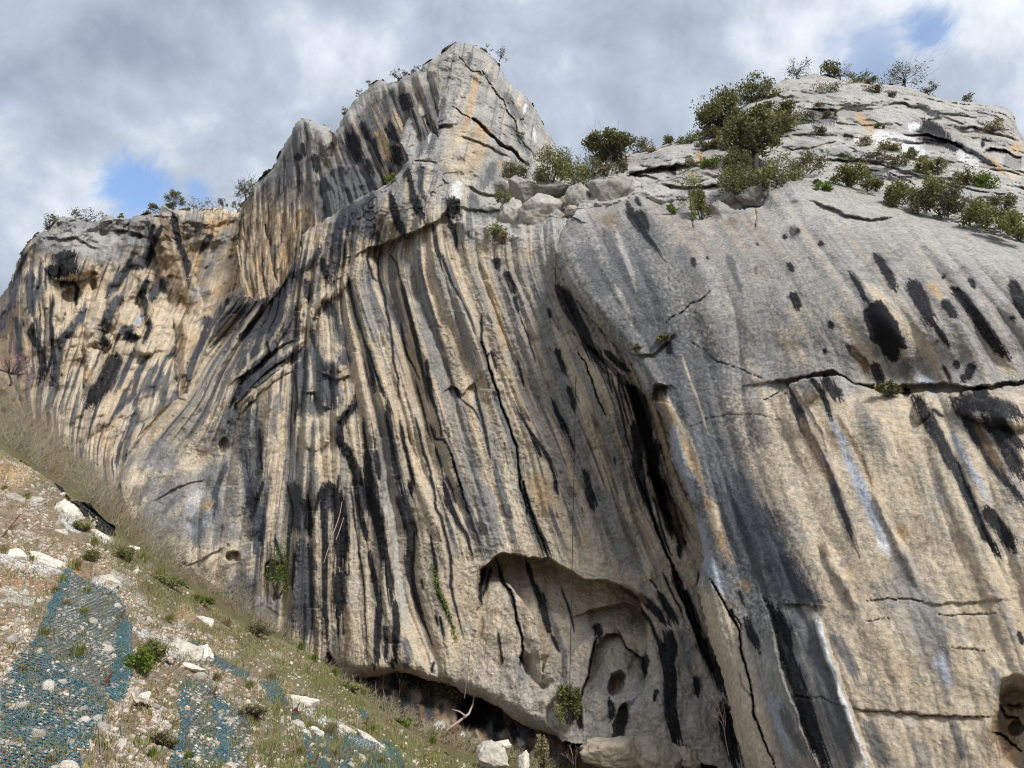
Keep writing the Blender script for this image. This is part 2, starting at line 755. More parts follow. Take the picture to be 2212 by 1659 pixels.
            if kk == 'k':
                ink = PAL['k'] + (PAL['d'] - PAL['k']) * (.45 * sstep(.1, .6, fr[m] + .5 * fr2[m]))[:, None]
            a = (a * op)[:, None]
            col[m] = col[m] * (1 - a) + ink * a
            if 'W' in kind:
                wet[m] = np.maximum(wet[m], a[:, 0])
        return np.clip(np.concatenate([col, wet[:, None]], 1), 0.004, 1)

    def build(self, name, mat, label, back=9.0, drop=2.5, kind='structure'):
        st = self.step
        O = self.outline
        lo = O.min(0)
        hi = O.max(0)
        xs = np.arange(lo[0], hi[0] + st, st)
        ys = np.arange(lo[1], hi[1] + st, st)
        X, Yg = np.meshgrid(xs, ys)
        x = X.ravel()
        y = Yg.ravel()
        # stagger the samples so the mesh does not show a raster
        x = x + rng.uniform(-.28, .28, x.shape) * st
        y = y + rng.uniform(-.28, .28, x.shape) * st
        rg = self.ragged
        rx = x + rg * fbm2(x / 22., y / 22., 4) * 1.3
        ry = y + rg * fbm2(x / 22. + 31, y / 22., 4) * 1.3
        ins = in_poly(rx, ry, O)
        H, W = X.shape
        q = ins.reshape(H, W)
        full = q[:-1, :-1] & q[1:, :-1] & q[:-1, 1:] & q[1:, 1:]
        ii, jj = np.nonzero(full)
        a = ii * W + jj
        F = np.stack([a, a + W, a + W + 1, a + 1], 1)
        used = np.zeros(H * W, bool)
        used[F.ravel()] = True
        remap = -np.ones(H * W, np.int64)
        remap[used] = np.arange(used.sum())
        F = remap[F]
        x = x[used]
        y = y[used]
        P3, u, wx, wy = self.evaluate(x, y)
        C = self.colours(x, y, P3, u, wx, wy)
        # close the mass off backwards: boundary edges get a flank that runs into the hill
        E = np.concatenate([F[:, [0, 1]], F[:, [1, 2]], F[:, [2, 3]], F[:, [3, 0]]])
        key = np.sort(E, 1)
        uq, inv, cnt = np.unique(key[:, 0] * (len(x) + 1) + key[:, 1], return_inverse=True, return_counts=True)
        be = E[cnt[inv] == 1]
        bv = np.unique(be)
        bm = -np.ones(len(x), np.int64)
        nb = len(bv)
        d = P3[bv] - CAM
        d /= np.linalg.norm(d, axis=1)[:, None]
        flank = np.tile(np.append(self.flank, 0.), (len(bv), 1))
        V = [P3]
        CC = [C]
        F2 = []
        n0 = len(x)
        prev = bv
        for k, (bk, dr) in enumerate(((.8, .05), (back * .45, drop * .5), (back, drop))):
            nv = P3[bv] + d * bk
            V.append(nv)
            CC.append(flank)
            idx = n0 + k * nb + np.arange(nb)
            bm[bv] = np.arange(nb)
            pa = prev[bm[be[:, 0]]] if k == 0 else prev[bm[be[:, 0]]]
            pb = prev[bm[be[:, 1]]]
            F2.append(np.stack([pb, pa, idx[bm[be[:, 0]]], idx[bm[be[:, 1]]]], 1))
            prev = idx
        o = mesh_np(name, np.concatenate(V), np.concatenate([F] + F2), mat, smooth=True, col=np.concatenate(CC))
        tag(o, label, None, None, kind)
        self.obj = o
        return o

    def at(self, px, py):
        P, *_ = self.evaluate(np.atleast_1d(np.float64(px)), np.atleast_1d(np.float64(py)))
        return P[0]


def mixc(col, k, a):
    a = np.clip(a, 0, 1)[:, None]
    return col * (1 - a) + PAL[k] * a


# ------------------------------------------------------------------ main face: prow, belt, streaked wall, alcove
def deps(txt):
    return [tuple(float(v) for v in t.split(',')) for t in txt.split()]


main_outline = np.vstack([
    pl("1000,870 950,770 940,730 970,650 1000,590 1040,480 1050,430 1070,330 1090,260 1135,215 1200,190 1225,160 1260,130 1310,108 1360,106 1400,112 "
       "1440,130 1480,150 1530,175 1560,200 1585,240 1600,280 1625,330 1650,370 1680,395 1720,420 1765,455 1800,500 1835,560 1860,610 1890,665 "
       "1920,720 1955,775 1990,830 2030,880", 'B'),
    pl("1245,365 1275,420 1262,470 1262,520 1300,600 1345,700 1430,800 1510,960 1590,1150 1630,1350 1690,1659 1700,1720"),
    pl("1650,1690 1500,1645 1400,1625 1300,1612 1215,1604"),
    pl("1760,1480 1700,1462 1640,1440 1560,1410 1480,1360 1400,1300 1330,1262 1200,1222 1130,1172 1000,1150 940,1122 830,1102 760,1120 660,1142 560,1142 500,1112 430,990", 'F'),
    pl("700,1425 600,1420 520,1380 450,1350 350,1260 280,1140 258,1040 275,970 300,940 330,905 360,870 400,850 425,800 440,770 470,690 500,640 525,635 555,650 590,630"),
    pl("190,1658 230,1580 290,1480 310,1360 350,1300 420,1290 510,1225 560,1185 650,1130 740,1082 830,1045 900,992 960,925", 'B')])

main_depth = deps("990,95,58 1090,160,60 1150,210,61.5 1215,335,62 1060,330,54.5 920,150,58.5 870,290,56 900,460,52.5 1000,480,52 1100,480,53 1210,490,49.5 "
                  "860,350,54.5 700,470,58 600,590,62 540,660,66 480,740,68 350,900,67 280,1040,65 400,1150,61 450,1000,63.5 560,850,60.5 600,1100,58.5 "
                  "640,1350,56 700,700,57.5 700,1000,56.5 740,1400,54.6 850,700,53.5 850,1000,54 900,1400,52.2 1000,700,51.5 1000,1000,52 1050,1400,49.8 "
                  "1150,700,50 1150,1000,50 1225,590,48.2 1275,720,46.9 1325,820,46.0 1180,560,49.3 1200,1500,47.4 1230,800,48.8 1300,1000,48.5 1350,1300,45.8 1400,1500,44 1450,1100,48.5 1500,1400,45 1600,1650,43 1600,1300,46.5 "
                  "1000,250,56 1130,400,57 1000,1700,49 600,1600,57")

main_flow = flow_field([
    (-120, "560,655 470,780 420,880 350,960 290,1080"),
    (0, "600,640 555,760 525,860 500,980 480,1100 460,1260"),
    (90, "640,560 620,700 600,830 590,1000 570,1150 560,1350"),
    (190, "690,520 668,640 660,800 655,1000 645,1200 640,1400"),
    (280, "735,480 715,640 722,850 728,1000 733,1120 730,1300 732,1450"),
    (400, "775,440 757,620 790,738 825,868 840,908 859,1015 874,1101 889,1150 885,1200 898,1290 935,1395 950,1450"),
    (520, "905,355 875,450 859,592 889,695 918,800 954,945 985,1035 1013,1105 1050,1206 1060,1300 1065,1450"),
    (640, "1032,151 1005,250 975,321 955,430 960,545 1000,651 1045,760 1080,868 1117,965 1140,1098 1180,1202 1200,1369 1215,1500"),
    (770, "1100,260 1085,400 1080,560 1130,700 1189,859 1229,942 1289,1088 1326,1217 1345,1350 1370,1600"),
    (900, "1180,350 1190,560 1270,735 1310,830 1360,980 1390,1100 1450,1220 1520,1360 1560,1500 1590,1659")])


def main_relief(P, u, y, x):
    prow = sstep(520, 430, y + .16 * (x - 900))
    fl = 1 - prow * .85
    calm = sstep(1130, 1230, y) * sstep(960, 1010, x)
    fl = fl * (1 - .8 * calm)
    side = sstep(1120, 900, x)
    d = -fl * ((.85 + .75 * side) * np.abs(perlin(u / 42., y / 520.)) + 2.2 * side * perlin(u / 110. + 8, y / 420.) + (.26 + .08 * side) * np.abs(perlin(u / 17. + 4, y / 300.)) + .03 * np.abs(perlin(u / 7.5 + 9, y / 170.)))
    d += calm * .7 * fbm3(P, 3.5, 3)
    # tufa curtains end in blunt lips, each one a little further out than the next
    k = u / 30. + .5 * perlin(u / 60., y / 130.)
    lip = (y / 210. + 1.7 * perlin(np.floor(k) * 3.1, np.floor(k) * 1.7)) % 1.0
    d += fl * .34 * sstep(.80, 1.0, lip) * sstep(-.1, .3, fbm2(u / 50., y / 120., 2))
    d += .75 * fbm3(P, 7.0, 3) + prow * -.45 * np.maximum(fbm3(P, 4.0, 4, .45, True), -.2)
    ck = fbm3(P + 17, 5.5, 3)
    d += .22 * sstep(.016, .004, np.abs(ck)) * (.2 + .8 * prow) * sstep(-.1, .2, fbm3(P + 44, 5., 2))
    d += .16 * fbm3(P, 1.0, 3) - .10 * np.maximum(fbm3(P, .5, 3, .6, True), -.2)
    tail = sstep(650, 470, x)
    d += tail * .7 * fbm2((x + y * .9) / 70., (x - y) / 160., 3)
    return d


def main_paint(P, u, y, x):
    n = len(x)
    prow = sstep(500, 420, y + .18 * (x - 880) + 14 * fbm2(x / 30., y / 30., 3))
    ledge = sstep(930, 1010, x) * sstep(545, 500, y - .05 * (x - 1000))
    prow = np.maximum(prow, ledge)
    f3 = fbm3(P, 3.0, 5, .6)
    f1 = fbm3(P, .7, 4, .6)
    col = np.tile(PAL['c'] * .93, (n, 1))
    col = mixc(col, 't', .6 * sstep(-.25, .35, fbm2(u / 26., y / 230., 3) + .45 * f1))
    col = mixc(col, 'o', .5 * sstep(.1, .55, fbm2(u / 13. + 50, y / 170., 4)) * sstep(1150, 900, y))
    col = mixc(col, 'l', .4 * sstep(.05, .5, fbm2(u / 16. + 80, y / 120., 3) + .35 * f1))
    gz = 1 - .75 * sstep(1150, 1300, y)
    col = mixc(col, 'g', .7 * gz * sstep(.16, .32, fbm2(u / 30. + 9, y / 620., 3) + .12 * f1))
    upright = sstep(990, 1140, x + .25 * (y - 600)) * sstep(880, 620, y)
    col = mixc(col, 'g', .75 * upright * sstep(-.5, .15, f3 + .4 * f1 + fbm2(u / 30., y / 300., 3)))
    tail = sstep(730, 590, x) * sstep(1430, 1300, y)
    dk = fbm2(u / 24. + 70, y / 400., 4) + .18 * f1
    calm = np.clip(sstep(1130, 1230, y) * sstep(700, 800, x), 0, 1)
    col = mixc(col, 's', .8 * (1 - .8 * upright) * (1 - .8 * calm) * sstep(.30, .46, dk + .27 * tail + .04 * sstep(900, 700, y)))
    col = mixc(col, 'd', .85 * (1 - .8 * upright) * (1 - .9 * calm) * sstep(.46, .56, fbm2(u / 16. + 170, y / 320., 3) + .25 * tail))
    ln = np.abs(perlin(u / 6.5 + 33, y / 190.)) + .03 * f1
    col = mixc(col, 'b', .4 * (1 - .6 * calm) * sstep(.045, .010, ln) * sstep(-.05, .25, fbm2(u / 16., y / 110. + 5, 2)) * (1 - .7 * prow) * (1 - .6 * upright))
    ln2 = np.abs(perlin(u / 9. + 133, y / 240.))
    col = mixc(col, 'k', .9 * sstep(.04, .012, ln2 + .02 * f1) * sstep(.2, .4, fbm2(u / 22., y / 130. + 55, 2)) * (1 - calm) * (1 - prow) * (1 - .7 * upright))
    pc = np.tile(PAL['l'], (n, 1))
    pc = mixc(pc, 'g', .75 * sstep(-.25, .4, f3 + .25 * f1 + .4 * fbm2(u / 25., y / 130., 3)))
    pc = mixc(pc, 'c', .55 * sstep(.15, .5, fbm2(u / 22. + 5, y / 160., 3)))
    pc = mixc(pc, 's', .75 * sstep(.28, .5, fbm2(u / 14. + 25, y / 110., 4) + .2 * f1))
    pc = mixc(pc, 'w', .35 * sstep(.3, .55, f1 + .3 * f3))
    col = col * (1 - prow[:, None]) + pc * prow[:, None]
    base = sstep(1380, 1500, y + 20 * f3) * sstep(930, 1000, x)
    col = mixc(col, 'l', .5 * base)
    foot = sstep(575, 490, x + 15 * f3) * sstep(930, 1000, y + 30 * f3)
    fc = np.tile(PAL['c'] * .9 + PAL['l'] * .1, (n, 1))
    fc = mixc(fc, 'g', .9 * sstep(-.25, .15, fbm3(P + 31, 4.5, 4) + .2 * f1))
    fc = mixc(fc, 's', .7 * sstep(.15, .4, fbm3(P + 61, 3., 4)))
    fc = mixc(fc, 'p', .5 * sstep(.2, .4, fbm3(P + 91, 3., 4)))
    col = col * (1 - foot[:, None]) + fc * foot[:, None]
    col *= (1 + .16 * f1 + .10 * f3)[:, None]
    sp = perlin(x / 3.1, y / 3.1)
    col = mixc(col, 'w', .5 * sstep(.62, .75, sp) * sstep(0, .4, fbm2(x / 60., y / 60., 2)))
    return col, np.zeros(n)


MAIN_MARKS = """
# lips, ledges and hollows
B step 1.9/260 690,1470 760,1440 830,1420 900,1390 990,1350 1080,1310 1150,1290 1200,1255 1240,1200
B step -1.1/120 1300,1262 1400,1285 1500,1300 1600,1330 1700,1360 1790,1350
G step 4.3/430 275,640 280,560 292,500 330,460 372,430 420,411 480,415 560,435 690,440 740,470 785,500 830,530 880,558 960,562 1060,580 1150,622 1205,680 1240,750 1255,850 1245,1000
G step 1.3/170 870,760 920,740 1050,712 1120,702 1190,722 1230,770 1245,850
G step 1.7/170 865,1260 885,1190 912,1130 932,1000 975,910 1010,882 1085,872 1125,955 1190,1000 1235,1040 1245,1150 1205,1290
G bump .5/60/120/0 1130,960
G hole 1.6 55/80/20 1075,1165
G step 1.4/120 700,1170 640,1203 585,1158 545,1108 514,1040 518,975
G grv .8/6 960,900 930,1000 910,1130 880,1200 862,1260
G hole .5 110/130/0 770,1350
G hole 1.5 40/130/15 1095,1400
B grv 1.6/14 1420,610 1470,645 1510,690 1560,730 1620,785 1700,830 1770,905
B grv .5/5 1400,600 1335,555 1280,525
B grv .5/6 1480,300 1540,400 1600,480 1640,560 1690,620 1720,770
B grv .4/5 1330,210 1380,270 1400,290 1470,310
B grv .5/5 1040,880 1100,878 1200,888
B grv .4/4 1720,760 1780,800 1830,850
B hole 1.6 34/80/8 925,850
B hole .7 16/60/12 1180,500
B step .8/60 1060,640 1180,655 1300,640
B step .5/50 1330,720 1480,760 1650,850
B step .45/40 1380,1040 1500,1090 1640,1120
B step .5/40 1330,1180 1480,1200 1640,1190
I step .9/120 0,1090 40,980 130,870 250,760 400,650 470,580
I step .8/120 40,560 120,480 250,330 360,200 420,80
I step .8/90 30,830 160,740 330,600 440,560
I step .7/70 600,770 680,800 740,800 790,790
I step .6/60 480,890 560,900 610,990 660,1000
I ridge 1.1/46 0,860 120,740 260,600 340,470 400,330 440,200
I ridge 1.0/40 30,1000 130,850 260,750 370,650 470,560 480,500
I ridge .9/40 0,1110 60,1000 170,880 330,760 480,690
I ridge .9/44 480,540 520,400 590,290 690,230 720,180 830,80
I ridge .7/40 690,1100 740,1000 780,900 790,800
I bump .5/90/60/0 690,710
I bump .6/110/130/0 560,1150
I step .5/50 1390,890 1450,860 1520,900 1590,830
I step .4/60 520,590 640,210 760,120
I ridge .5/30 690,650 720,760 690,1100 760,1300
E hole 1.8 45/60/0 1340,690
E hole 1.2 40/30/0 1150,620
E step .35/60 880,640 960,650 1030,610 1120,560
E step .3/60 740,350 900,260 1020,230
E hole .9 25/40/10 1100,70
A step .35/60 980,1600 1000,1550 1130,1430 1220,1440
J grv .8/6 620,640 660,700 740,900 800,1060
# grey and slate bands
I g 45 880,50 900,200 930,400 960,560
I g 45 1150,20 1220,180 1280,480 1330,700 1400,900
I g 42 1330,0 1400,200 1500,450 1580,700 1640,800
I g 42 1450,880 1500,1000 1540,1200 1600,1450 1660,1658
I g 20 1560,60 1640,250 1700,400
I g 30 1700,820 1760,1000 1810,1150 1860,1300 1900,1500
I g 35 950,1000 1000,1100 1010,1300 1040,1658
I gs 70 1720,0 1800,300 1950,650 2050,900 2150,1150
I d 38 640,300 690,470 750,600
I d 40 690,670 740,660 770,720
I d 60 600,690 640,800 660,940 700,990
I d 45 470,600 470,760 480,900
I d 60 170,640 160,760 130,900
I d 40 310,500 290,580 280,660
I s 45 270,560 330,600 360,640
I d 50 70,330 130,420 90,560
I d 34 420,0 380,200 260,480 40,560
I d 26 500,160 520,300
I k 24 600,20 620,100 650,190
I k 14 520,390 550,560 600,700
I g 40 330,900 300,1100 260,1300
I s 24 60,950 30,1080 0,1250
I s 24 180,1060 190,1300 220,1600
I s 26 390,1050 405,1300 395,1500 380,1658
I l 50 500,1050 450,1250 420,1500
I d 24 90,1250 120,1400 140,1658
I s 45 650,1010 560,1030 460,1060
F g 58 1320,0 1370,180 1400,330 1320,450
F l 26 760,0 800,200 830,400 850,600 890,850
F d 55 270,330 300,500 280,700 270,900
F d 40 230,0 250,150 270,300
F d 26 330,560 320,800 290,930
F s 26 1180,0 1240,150 1290,300 1330,430
F s 22 880,900 900,1000 890,1080
F s 40 0,100 30,250 20,400
F g 80 0,700 90,760 130,800
E g 60 720,250 800,300 900,330
E g 70 760,50 800,120 780,200
E s 70 1150,720 1200,780 1150,830
E s 28 960,420 980,500 960,560
E d 34 1240,300 1280,450 1260,600
E s 24 1060,300 1080,480 1050,600
E d 16 1120,150 1060,300 1060,420
E o 30 1010,350 1040,380
G g 80 930,0 1050,250 1150,430 1220,520
G g 40 250,0 320,150 370,300
G g 30 1450,850 1490,1000 1510,1100
G s 18 590,570 650,690 710,830 770,1000 780,1200
G g 28 490,1000 520,1130 510,1200
J g 65 330,200 420,450 480,700 560,1000 640,1300 720,1600
J g 48 700,850 800,1150 900,1500 1000,1658
J g 40 560,600 640,800 700,950
J gs 70 350,60 400,250 430,420
J c 26 470,480 560,700 640,860 700,1100 800,1350 930,1600
J c 24 260,420 330,600 420,820
J o 20 20,120 100,380 160,620
J o 60 330,1440 380,1550 400,1658
I polys 60 230,480 330,330 430,330 470,520 420,640 300,740 250,800 240,640
I polyd 50 60,640 150,560 230,640 220,830 90,860 30,760
I polys 50 480,620 560,600 640,620 650,900 600,1000 500,1000 440,900
I polys 60 60,1060 180,1000 230,1200 220,1500 100,1500 60,1300
I polys 50 40,520 130,380 230,260 330,120 430,0 470,60 400,240 280,440 180,560 90,620
I polyc 60 430,1060 680,1020 700,1250 650,1340 560,1420 480,1330 440,1200
I c 14 20,600 110,470 200,330
I c 12 330,470 340,600 330,700
I c 10 130,640 140,760
I c 12 520,640 530,800 540,950
I l 16 150,1080 160,1250 170,1450
I g 26 560,1080 540,1250 520,1380
I c 9 0,850 120,735 260,595 340,465 400,325
I c 10 40,990 130,845 260,745 370,645 470,555
I c 12 60,990 170,872 330,752 480,680
I c 22 480,560 520,400 590,290 690,230
I d 26 60,930 160,830 300,720 400,640
I c 60 560,1180 620,1260 650,1330
I c 30 270,1150 300,1300 290,1400
I c 26 330,1000 350,1200 330,1400
I c 60 600,400 640,560 690,700
# prow and belt
B polyd 60 500,1290 560,1200 650,1140 740,1090 800,1070 820,1180 770,1300 690,1380 600,1480 540,1600 480,1640 470,1420
B c 12 560,1260 590,1380 610,1500
B c 10 690,1180 700,1300 730,1440
B g 30 600,1190 640,1300 660,1400
B c 9 780,1120 800,1250 830,1390
B g 24 930,1020 950,1150 1000,1300
B s 30 1050,470 1080,420 1120,330
B s 26 1180,560 1150,720 1130,860
B s 20 1230,460 1220,600 1180,740
B w 10 1150,620 1130,760
B s 30 1560,880 1520,980 1480,1060
B s 22 1660,620 1720,740 1790,840
B s 26 1620,430 1680,540 1740,640
B s 34 1400,1090 1440,1200 1560,1240
B s 24 1240,900 1220,960
B o 22 1450,290 1430,380 1410,480 1390,570 1370,640 1330,730 1280,800
B os 60 1450,650 1460,760 1420,860 1300,940
B cs 50 1330,640 1300,760 1260,900 1420,1010
B c 14 1535,240 1510,300
B o 12 1600,860 1580,940
B s 26 1110,600 1100,700 1080,800 1060,860
B d 20 1140,560 1120,640 1105,720
B k 32 1000,920 1000,1000 1020,1100 1080,1200 1110,1290
B p 12 1100,920 1090,1010
B d 20 1080,900 1080,1060 1110,1150
B c 13 1135,900 1115,1000 1110,1100
B c 12 985,990 990,1140 1020,1200
B k 28 880,1080 900,1180 940,1300 970,1360
B c 18 860,1100 850,1200 880,1300 900,1370
B w 36 1325,1010 1315,1070 1305,1130
B k 46 1290,1110 1285,1190 1290,1250
B d 36 750,1080 750,1200 760,1330 800,1400
B d 60 650,1150 620,1230 600,1330
B d 28 560,1250 540,1400 500,1500
B g 30 830,1080 810,1180 820,1300
B s 40 690,1130 690,1250 730,1400
B o 24 1440,640 1500,680 1540,710
B w 9 1762,510 1752,575
B w 9 1815,660 1822,760
B c 30 350,1320 360,1400 330,1450
B d 18 440,1430 360,1560 230,1640
B k 14 1160,1290 1180,1420 1230,1600
B k 16 1240,1200 1290,1330 1330,1470
B s 16 1400,170 1390,260
# black seeps and cracks
I k 15 1095,130 1130,230 1185,440 1230,640 1265,780 1295,880 1330,960 1350,1000 1370,1100 1380,1190
I k 7 890,0 905,60 935,160 985,180
I k 8 960,20 985,180 1020,320 1050,520 1070,700 1095,800 1105,940
I k 10 770,130 790,260 830,420 880,570
I k 17 900,600 930,780 945,900
I k 10 880,560 930,700 990,880 1040,960
I k 22 1030,950 1040,1080 1065,1250 1090,1400 1120,1560 1140,1658
I k 13 1110,1080 1150,1280 1190,1440 1190,1570
I k 10 1210,1060 1260,1260 1310,1420 1340,1600
I k 26 830,960 760,1050 715,1130 735,1240
I k 32 720,1130 730,1230 790,1320 830,1430 850,1560 860,1690
I k 12 870,1060 885,1200 900,1300 930,1450 960,1620
I k 28 890,1270 910,1500 910,1700
I k 16 950,1270 970,1400 980,1460
I k 40 650,1470 650,1560 640,1690
I k 14 600,1500 580,1600 560,1690
I k 10 720,1420 700,1560 690,1690
I k 9 1380,0 1410,90 1450,200 1520,310
I k 4 1520,310 1570,420 1600,520
I k 18 1740,20 1755,95
I k 26 1790,110 1830,200 1860,260
I k 11 1850,270 1885,390
I k 5 1885,400 1950,560 1990,700
I k 10 1640,390 1640,560 1665,660 1700,640 1755,680
I k 7/9 1640,560 1665,660 1700,760 1760,960 1830,1150 1870,1250 1885,1480 1920,1600 1940,1690
I grv .5/7 1640,560 1665,660 1700,760 1760,960 1830,1150 1870,1250 1885,1480 1920,1600 1940,1690
I k 12 1590,840 1610,930 1640,1050 1700,1330
I k 12 1465,860 1500,940
I k 6 1500,930 1590,1010 1640,1100
I k 7 1870,690 1895,780 1910,860
I k 7/16 1850,950 1880,1040 1990,1200 2060,1300 2110,1420 2140,1560
I k 15 2090,930 2150,1060 2200,1180
I k 12 1970,1200 2030,1320
I k 9 1310,1100 1340,1200 1400,1200 1440,1290 1480,1420 1550,1690
I grv .4/6 1440,1290 1480,1420 1550,1690
I k 13 1400,1440 1440,1520 1470,1620
I k 9 1340,1250 1400,1460
I k 9 430,760 440,880 445,1000 420,1100
I k 4 110,1270 120,1380 140,1480
I k 8 200,1130 210,1300 220,1420
I k 12 1280,680 1290,760 1300,900
I k 16 1290,780 1310,900 1330,1000
I k 6 1210,820 1260,1000 1310,1200
I k 5 1040,0 1090,60 1110,170
I k 8 1700,640 1740,760
I k 10 250,560 270,660 240,700
I k 14 90,820 30,950 0,1000
I k 7 1115,430 1130,560 1170,680 1240,820
F k 17 590,50 620,190 650,290 660,370
F k 33/26 640,-20 690,120 740,320 770,480 790,600 800,720
F k 42/14 850,0 880,150 915,300 905,430 910,550 940,660 970,770 1000,850 1040,950
F k 24/12 400,40 410,250 415,450 410,600 415,750 430,900 430,980
F k 44 470,20 500,200 510,350 500,480 545,540
F k 38 490,500 490,700 480,790
F k 6 490,780 490,900
F k 6 520,780 520,890
F b 16 535,700 545,900 535,1050
F k 5 560,0 590,240 610,400 640,600 650,800 660,1000
F k 18 660,380 690,500 720,650 740,780
F k 22 735,680 720,850 715,1000 700,1090
F k 20 820,680 830,850 820,1000 810,1080
F k 14 760,820 770,950 765,1040
F k 12 900,0 915,80
F k 9 1040,0 1060,150 1090,200 1120,330 1140,420 1145,600 1175,740 1220,900
F k 22/9 1100,0 1130,120 1190,240 1240,310 1270,440
F k 7 1180,0 1250,170 1300,310 1350,440
F k 9/18 1025,300 1050,430 1055,520 1075,650 1130,760 1160,850
F k 9/26 1560,0 1600,150 1650,280 1690,380 1705,440
F grv .5/7 1560,0 1600,150 1650,280 1690,380 1705,440
F k 12 1750,-20 1765,70
F k 18 1930,30 1960,120 1975,170
F k 8 1080,780 1110,910
F k 6 1055,770 1070,840
F k 6 975,560 985,620
F k 28 300,80 320,260 330,320
F k 10 120,310 160,450 180,560
F k 12 55,-20 20,100 0,200
F k 8 190,0 230,160 215,300
F k 12 240,400 230,520 225,640
F k 7 1045,1040 1030,1110
F k 10 430,980 460,1040 500,1100
G k 11 375,440 410,560 460,650 490,760 520,880 530,980 512,1060
G grv .5/7 410,560 460,650 490,760 520,880 530,980 512,1060
G k 14/24 545,440 580,560 630,680 670,820 700,890
G k 10 695,880 725,950 745,990
G k 7 645,640 662,700
G k 6 750,610 800,740 830,870
G k 8 385,860 400,980 410,1060
G k 24 955,820 975,900
G k 7 965,900 930,1000 910,1130 880,1200 862,1270
G k 16 850,1330 860,1400 880,1440
G k 5 1085,860 1130,960 1190,1000 1235,1040
G k 22 1180,650 1250,690 1330,780 1390,830
G b 20 1080,590 1180,640 1260,700
G k 11 1210,720 1280,830 1330,960 1345,1100
G k 22 1310,630 1370,730 1430,820
G k 6 1340,520 1370,590 1440,730 1480,850
G k 44/34 1340,860 1370,1000 1385,1150 1385,1300 1410,1450 1440,1600
G k 6 1270,560 1310,620
G k 20 1380,850 1410,950 1400,1050
G k 10 1210,-10 1250,100 1310,280 1370,420 1400,490
G grv .7/8 1210,-10 1250,100 1310,280 1370,420 1400,490
G k 8 1290,60 1330,250 1390,420
G k 30 1400,500 1440,600 1500,720 1550,860 1575,960
G grv 1.4/26 1400,480 1440,600 1500,720 1560,900 1640,1100
G k 36 1540,880 1600,1000 1680,1150 1720,1260
G k 20 1540,1120 1545,1250
G k 40 1690,1260 1720,1450 1780,1690
G k 9 1225,1000 1240,1110
G k 12 1310,1200 1290,1280
G b 24 300,470 290,560 285,680
G k 12 300,500 285,600 283,720
G k 10 340,500 320,600 300,660
G b 10 300,780 290,900
G k 20 1040,1380 1050,1320 1030,1250
G polyb 20 1035,1140 1080,1110 1115,1140 1100,1190 1060,1240 1030,1230
G polys 16 1090,1290 1190,1250 1150,1340 1120,1480 1060,1500
G polyk 10 1240,960 1270,1030 1240,1150 1215,1080
J k 44 480,200 540,290 600,410 660,520 720,650 790,770
J k 20 790,620 870,700 960,770
J k 50 930,830 1000,950 1040,1050 1060,1200 1060,1350
J k 34 980,1080 1010,1250 1000,1400 980,1440
J k 8 830,780 900,1020 930,1180 990,1350
J k 5 850,850 900,1010 940,1130
J k 7 880,760 890,900 950,1100
J k 5 900,800 920,920 970,1050
J k 6 760,620 800,740 840,900
J k 18 75,20 105,110
J k 18 480,610 500,690 545,790
J k 18 550,850 580,940 592,1030
J k 9/22 440,930 500,1060 560,1180
J k 8 560,1180 600,1280
J k 20 660,1390 690,1510 740,1640
J k 6 850,1310 865,1375
J k 12 425,350 440,410
J k 30 1000,1300 1030,1500 1090,1658
J k 8 1040,1400 1060,1560 1100,1658
J k 40 1130,1200 1100,1380 1150,1560
J grv 1.4/44 960,860 1030,1050 1090,1250 1130,1450 1170,1650
J grv 1.0/22 700,600 800,700 900,800 980,900
G grv 2.5/46 1280,-60 1350,60 1400,200 1460,360
G k 26 1310,0 1350,140 1380,260 1400,330
G k 14 1440,360 1440,440
G b 30 1430,150 1450,280 1480,380
G c 34 1490,400 1490,500 1470,620
"""

mainM = Mass(main_outline, main_depth, main_flow, main_relief, main_paint, MAIN_MARKS,
             round_edges=[(pl("1310,108 1400,112 1480,150 1560,200 1600,280 1650,370 1720,420 1800,500 1860,610 1920,720 1990,830 2030,880", 'B'), 26, 3.0),
                          (pl("1310,108 1200,190 1090,260 1050,430 1000,590 940,730", 'B'), 16, 2.0),
                          (pl("960,925 900,992 830,1045 740,1082 650,1130 560,1185 510,1225", 'B'), 24, 2.5),
                          (pl("500,1112 560,1142 660,1142 760,1120 830,1102 940,1122 1000,1150 1130,1172 1200,1222 1330,1262 1480,1360 1560,1410 1640,1440 1760,1480", 'F'), 34, 2.2)])

# ------------------------------------------------------------------ the dark overhanging wing behind the prow
wing_outline = np.vstack([
    pl("-70,1130 0,1030 60,940 120,930 150,840 200,760 240,690 280,620 310,592 335,592 360,612 420,642 450,632 500,650 520,685 550,650 600,555 650,480 700,440 "
       "760,380 800,345 835,348 870,370 920,360 1000,310 1060,290 1200,300 1200,700 1100,1000 900,1150 700,1300 600,1500 400,1700", 'B'),
    pl("560,690 533,650"),
    pl("1570,745 1545,660 1530,450 1540,380", 'A')])
wing_depth = deps("860,180,60 860,300,58 780,180,64 700,300,65 640,260,69 720,450,62 600,360,71 550,440,74 520,440,77 530,560,72 530,650,69 620,560,67 900,400,58 560,700,68 700,600,64 790,330,62")
wing_flow = flow_field([(0, "530,450 530,560 545,640 560,700"), (110, "640,270 650,400 655,520 640,640"), (250, "740,230 785,350 820,430 830,520"), (350, "850,200 885,300 900,370 930,480")])


def wing_relief(P, u, y, x):
    fl = sstep(330, 420, y)
    d = -(1.6 * np.abs(perlin(u / 30., y / 200.)) + .5 * fl * fbm3(P, 2.2, 3) + (.3 + .35 * fl) * np.abs(perlin(u / 11. + 7, y / 110.)) + .3 * fl * np.abs(perlin(u / 5., y / 80.)))
    return d + .9 * fbm3(P, 6., 4) + .15 * fbm3(P, 1., 3)


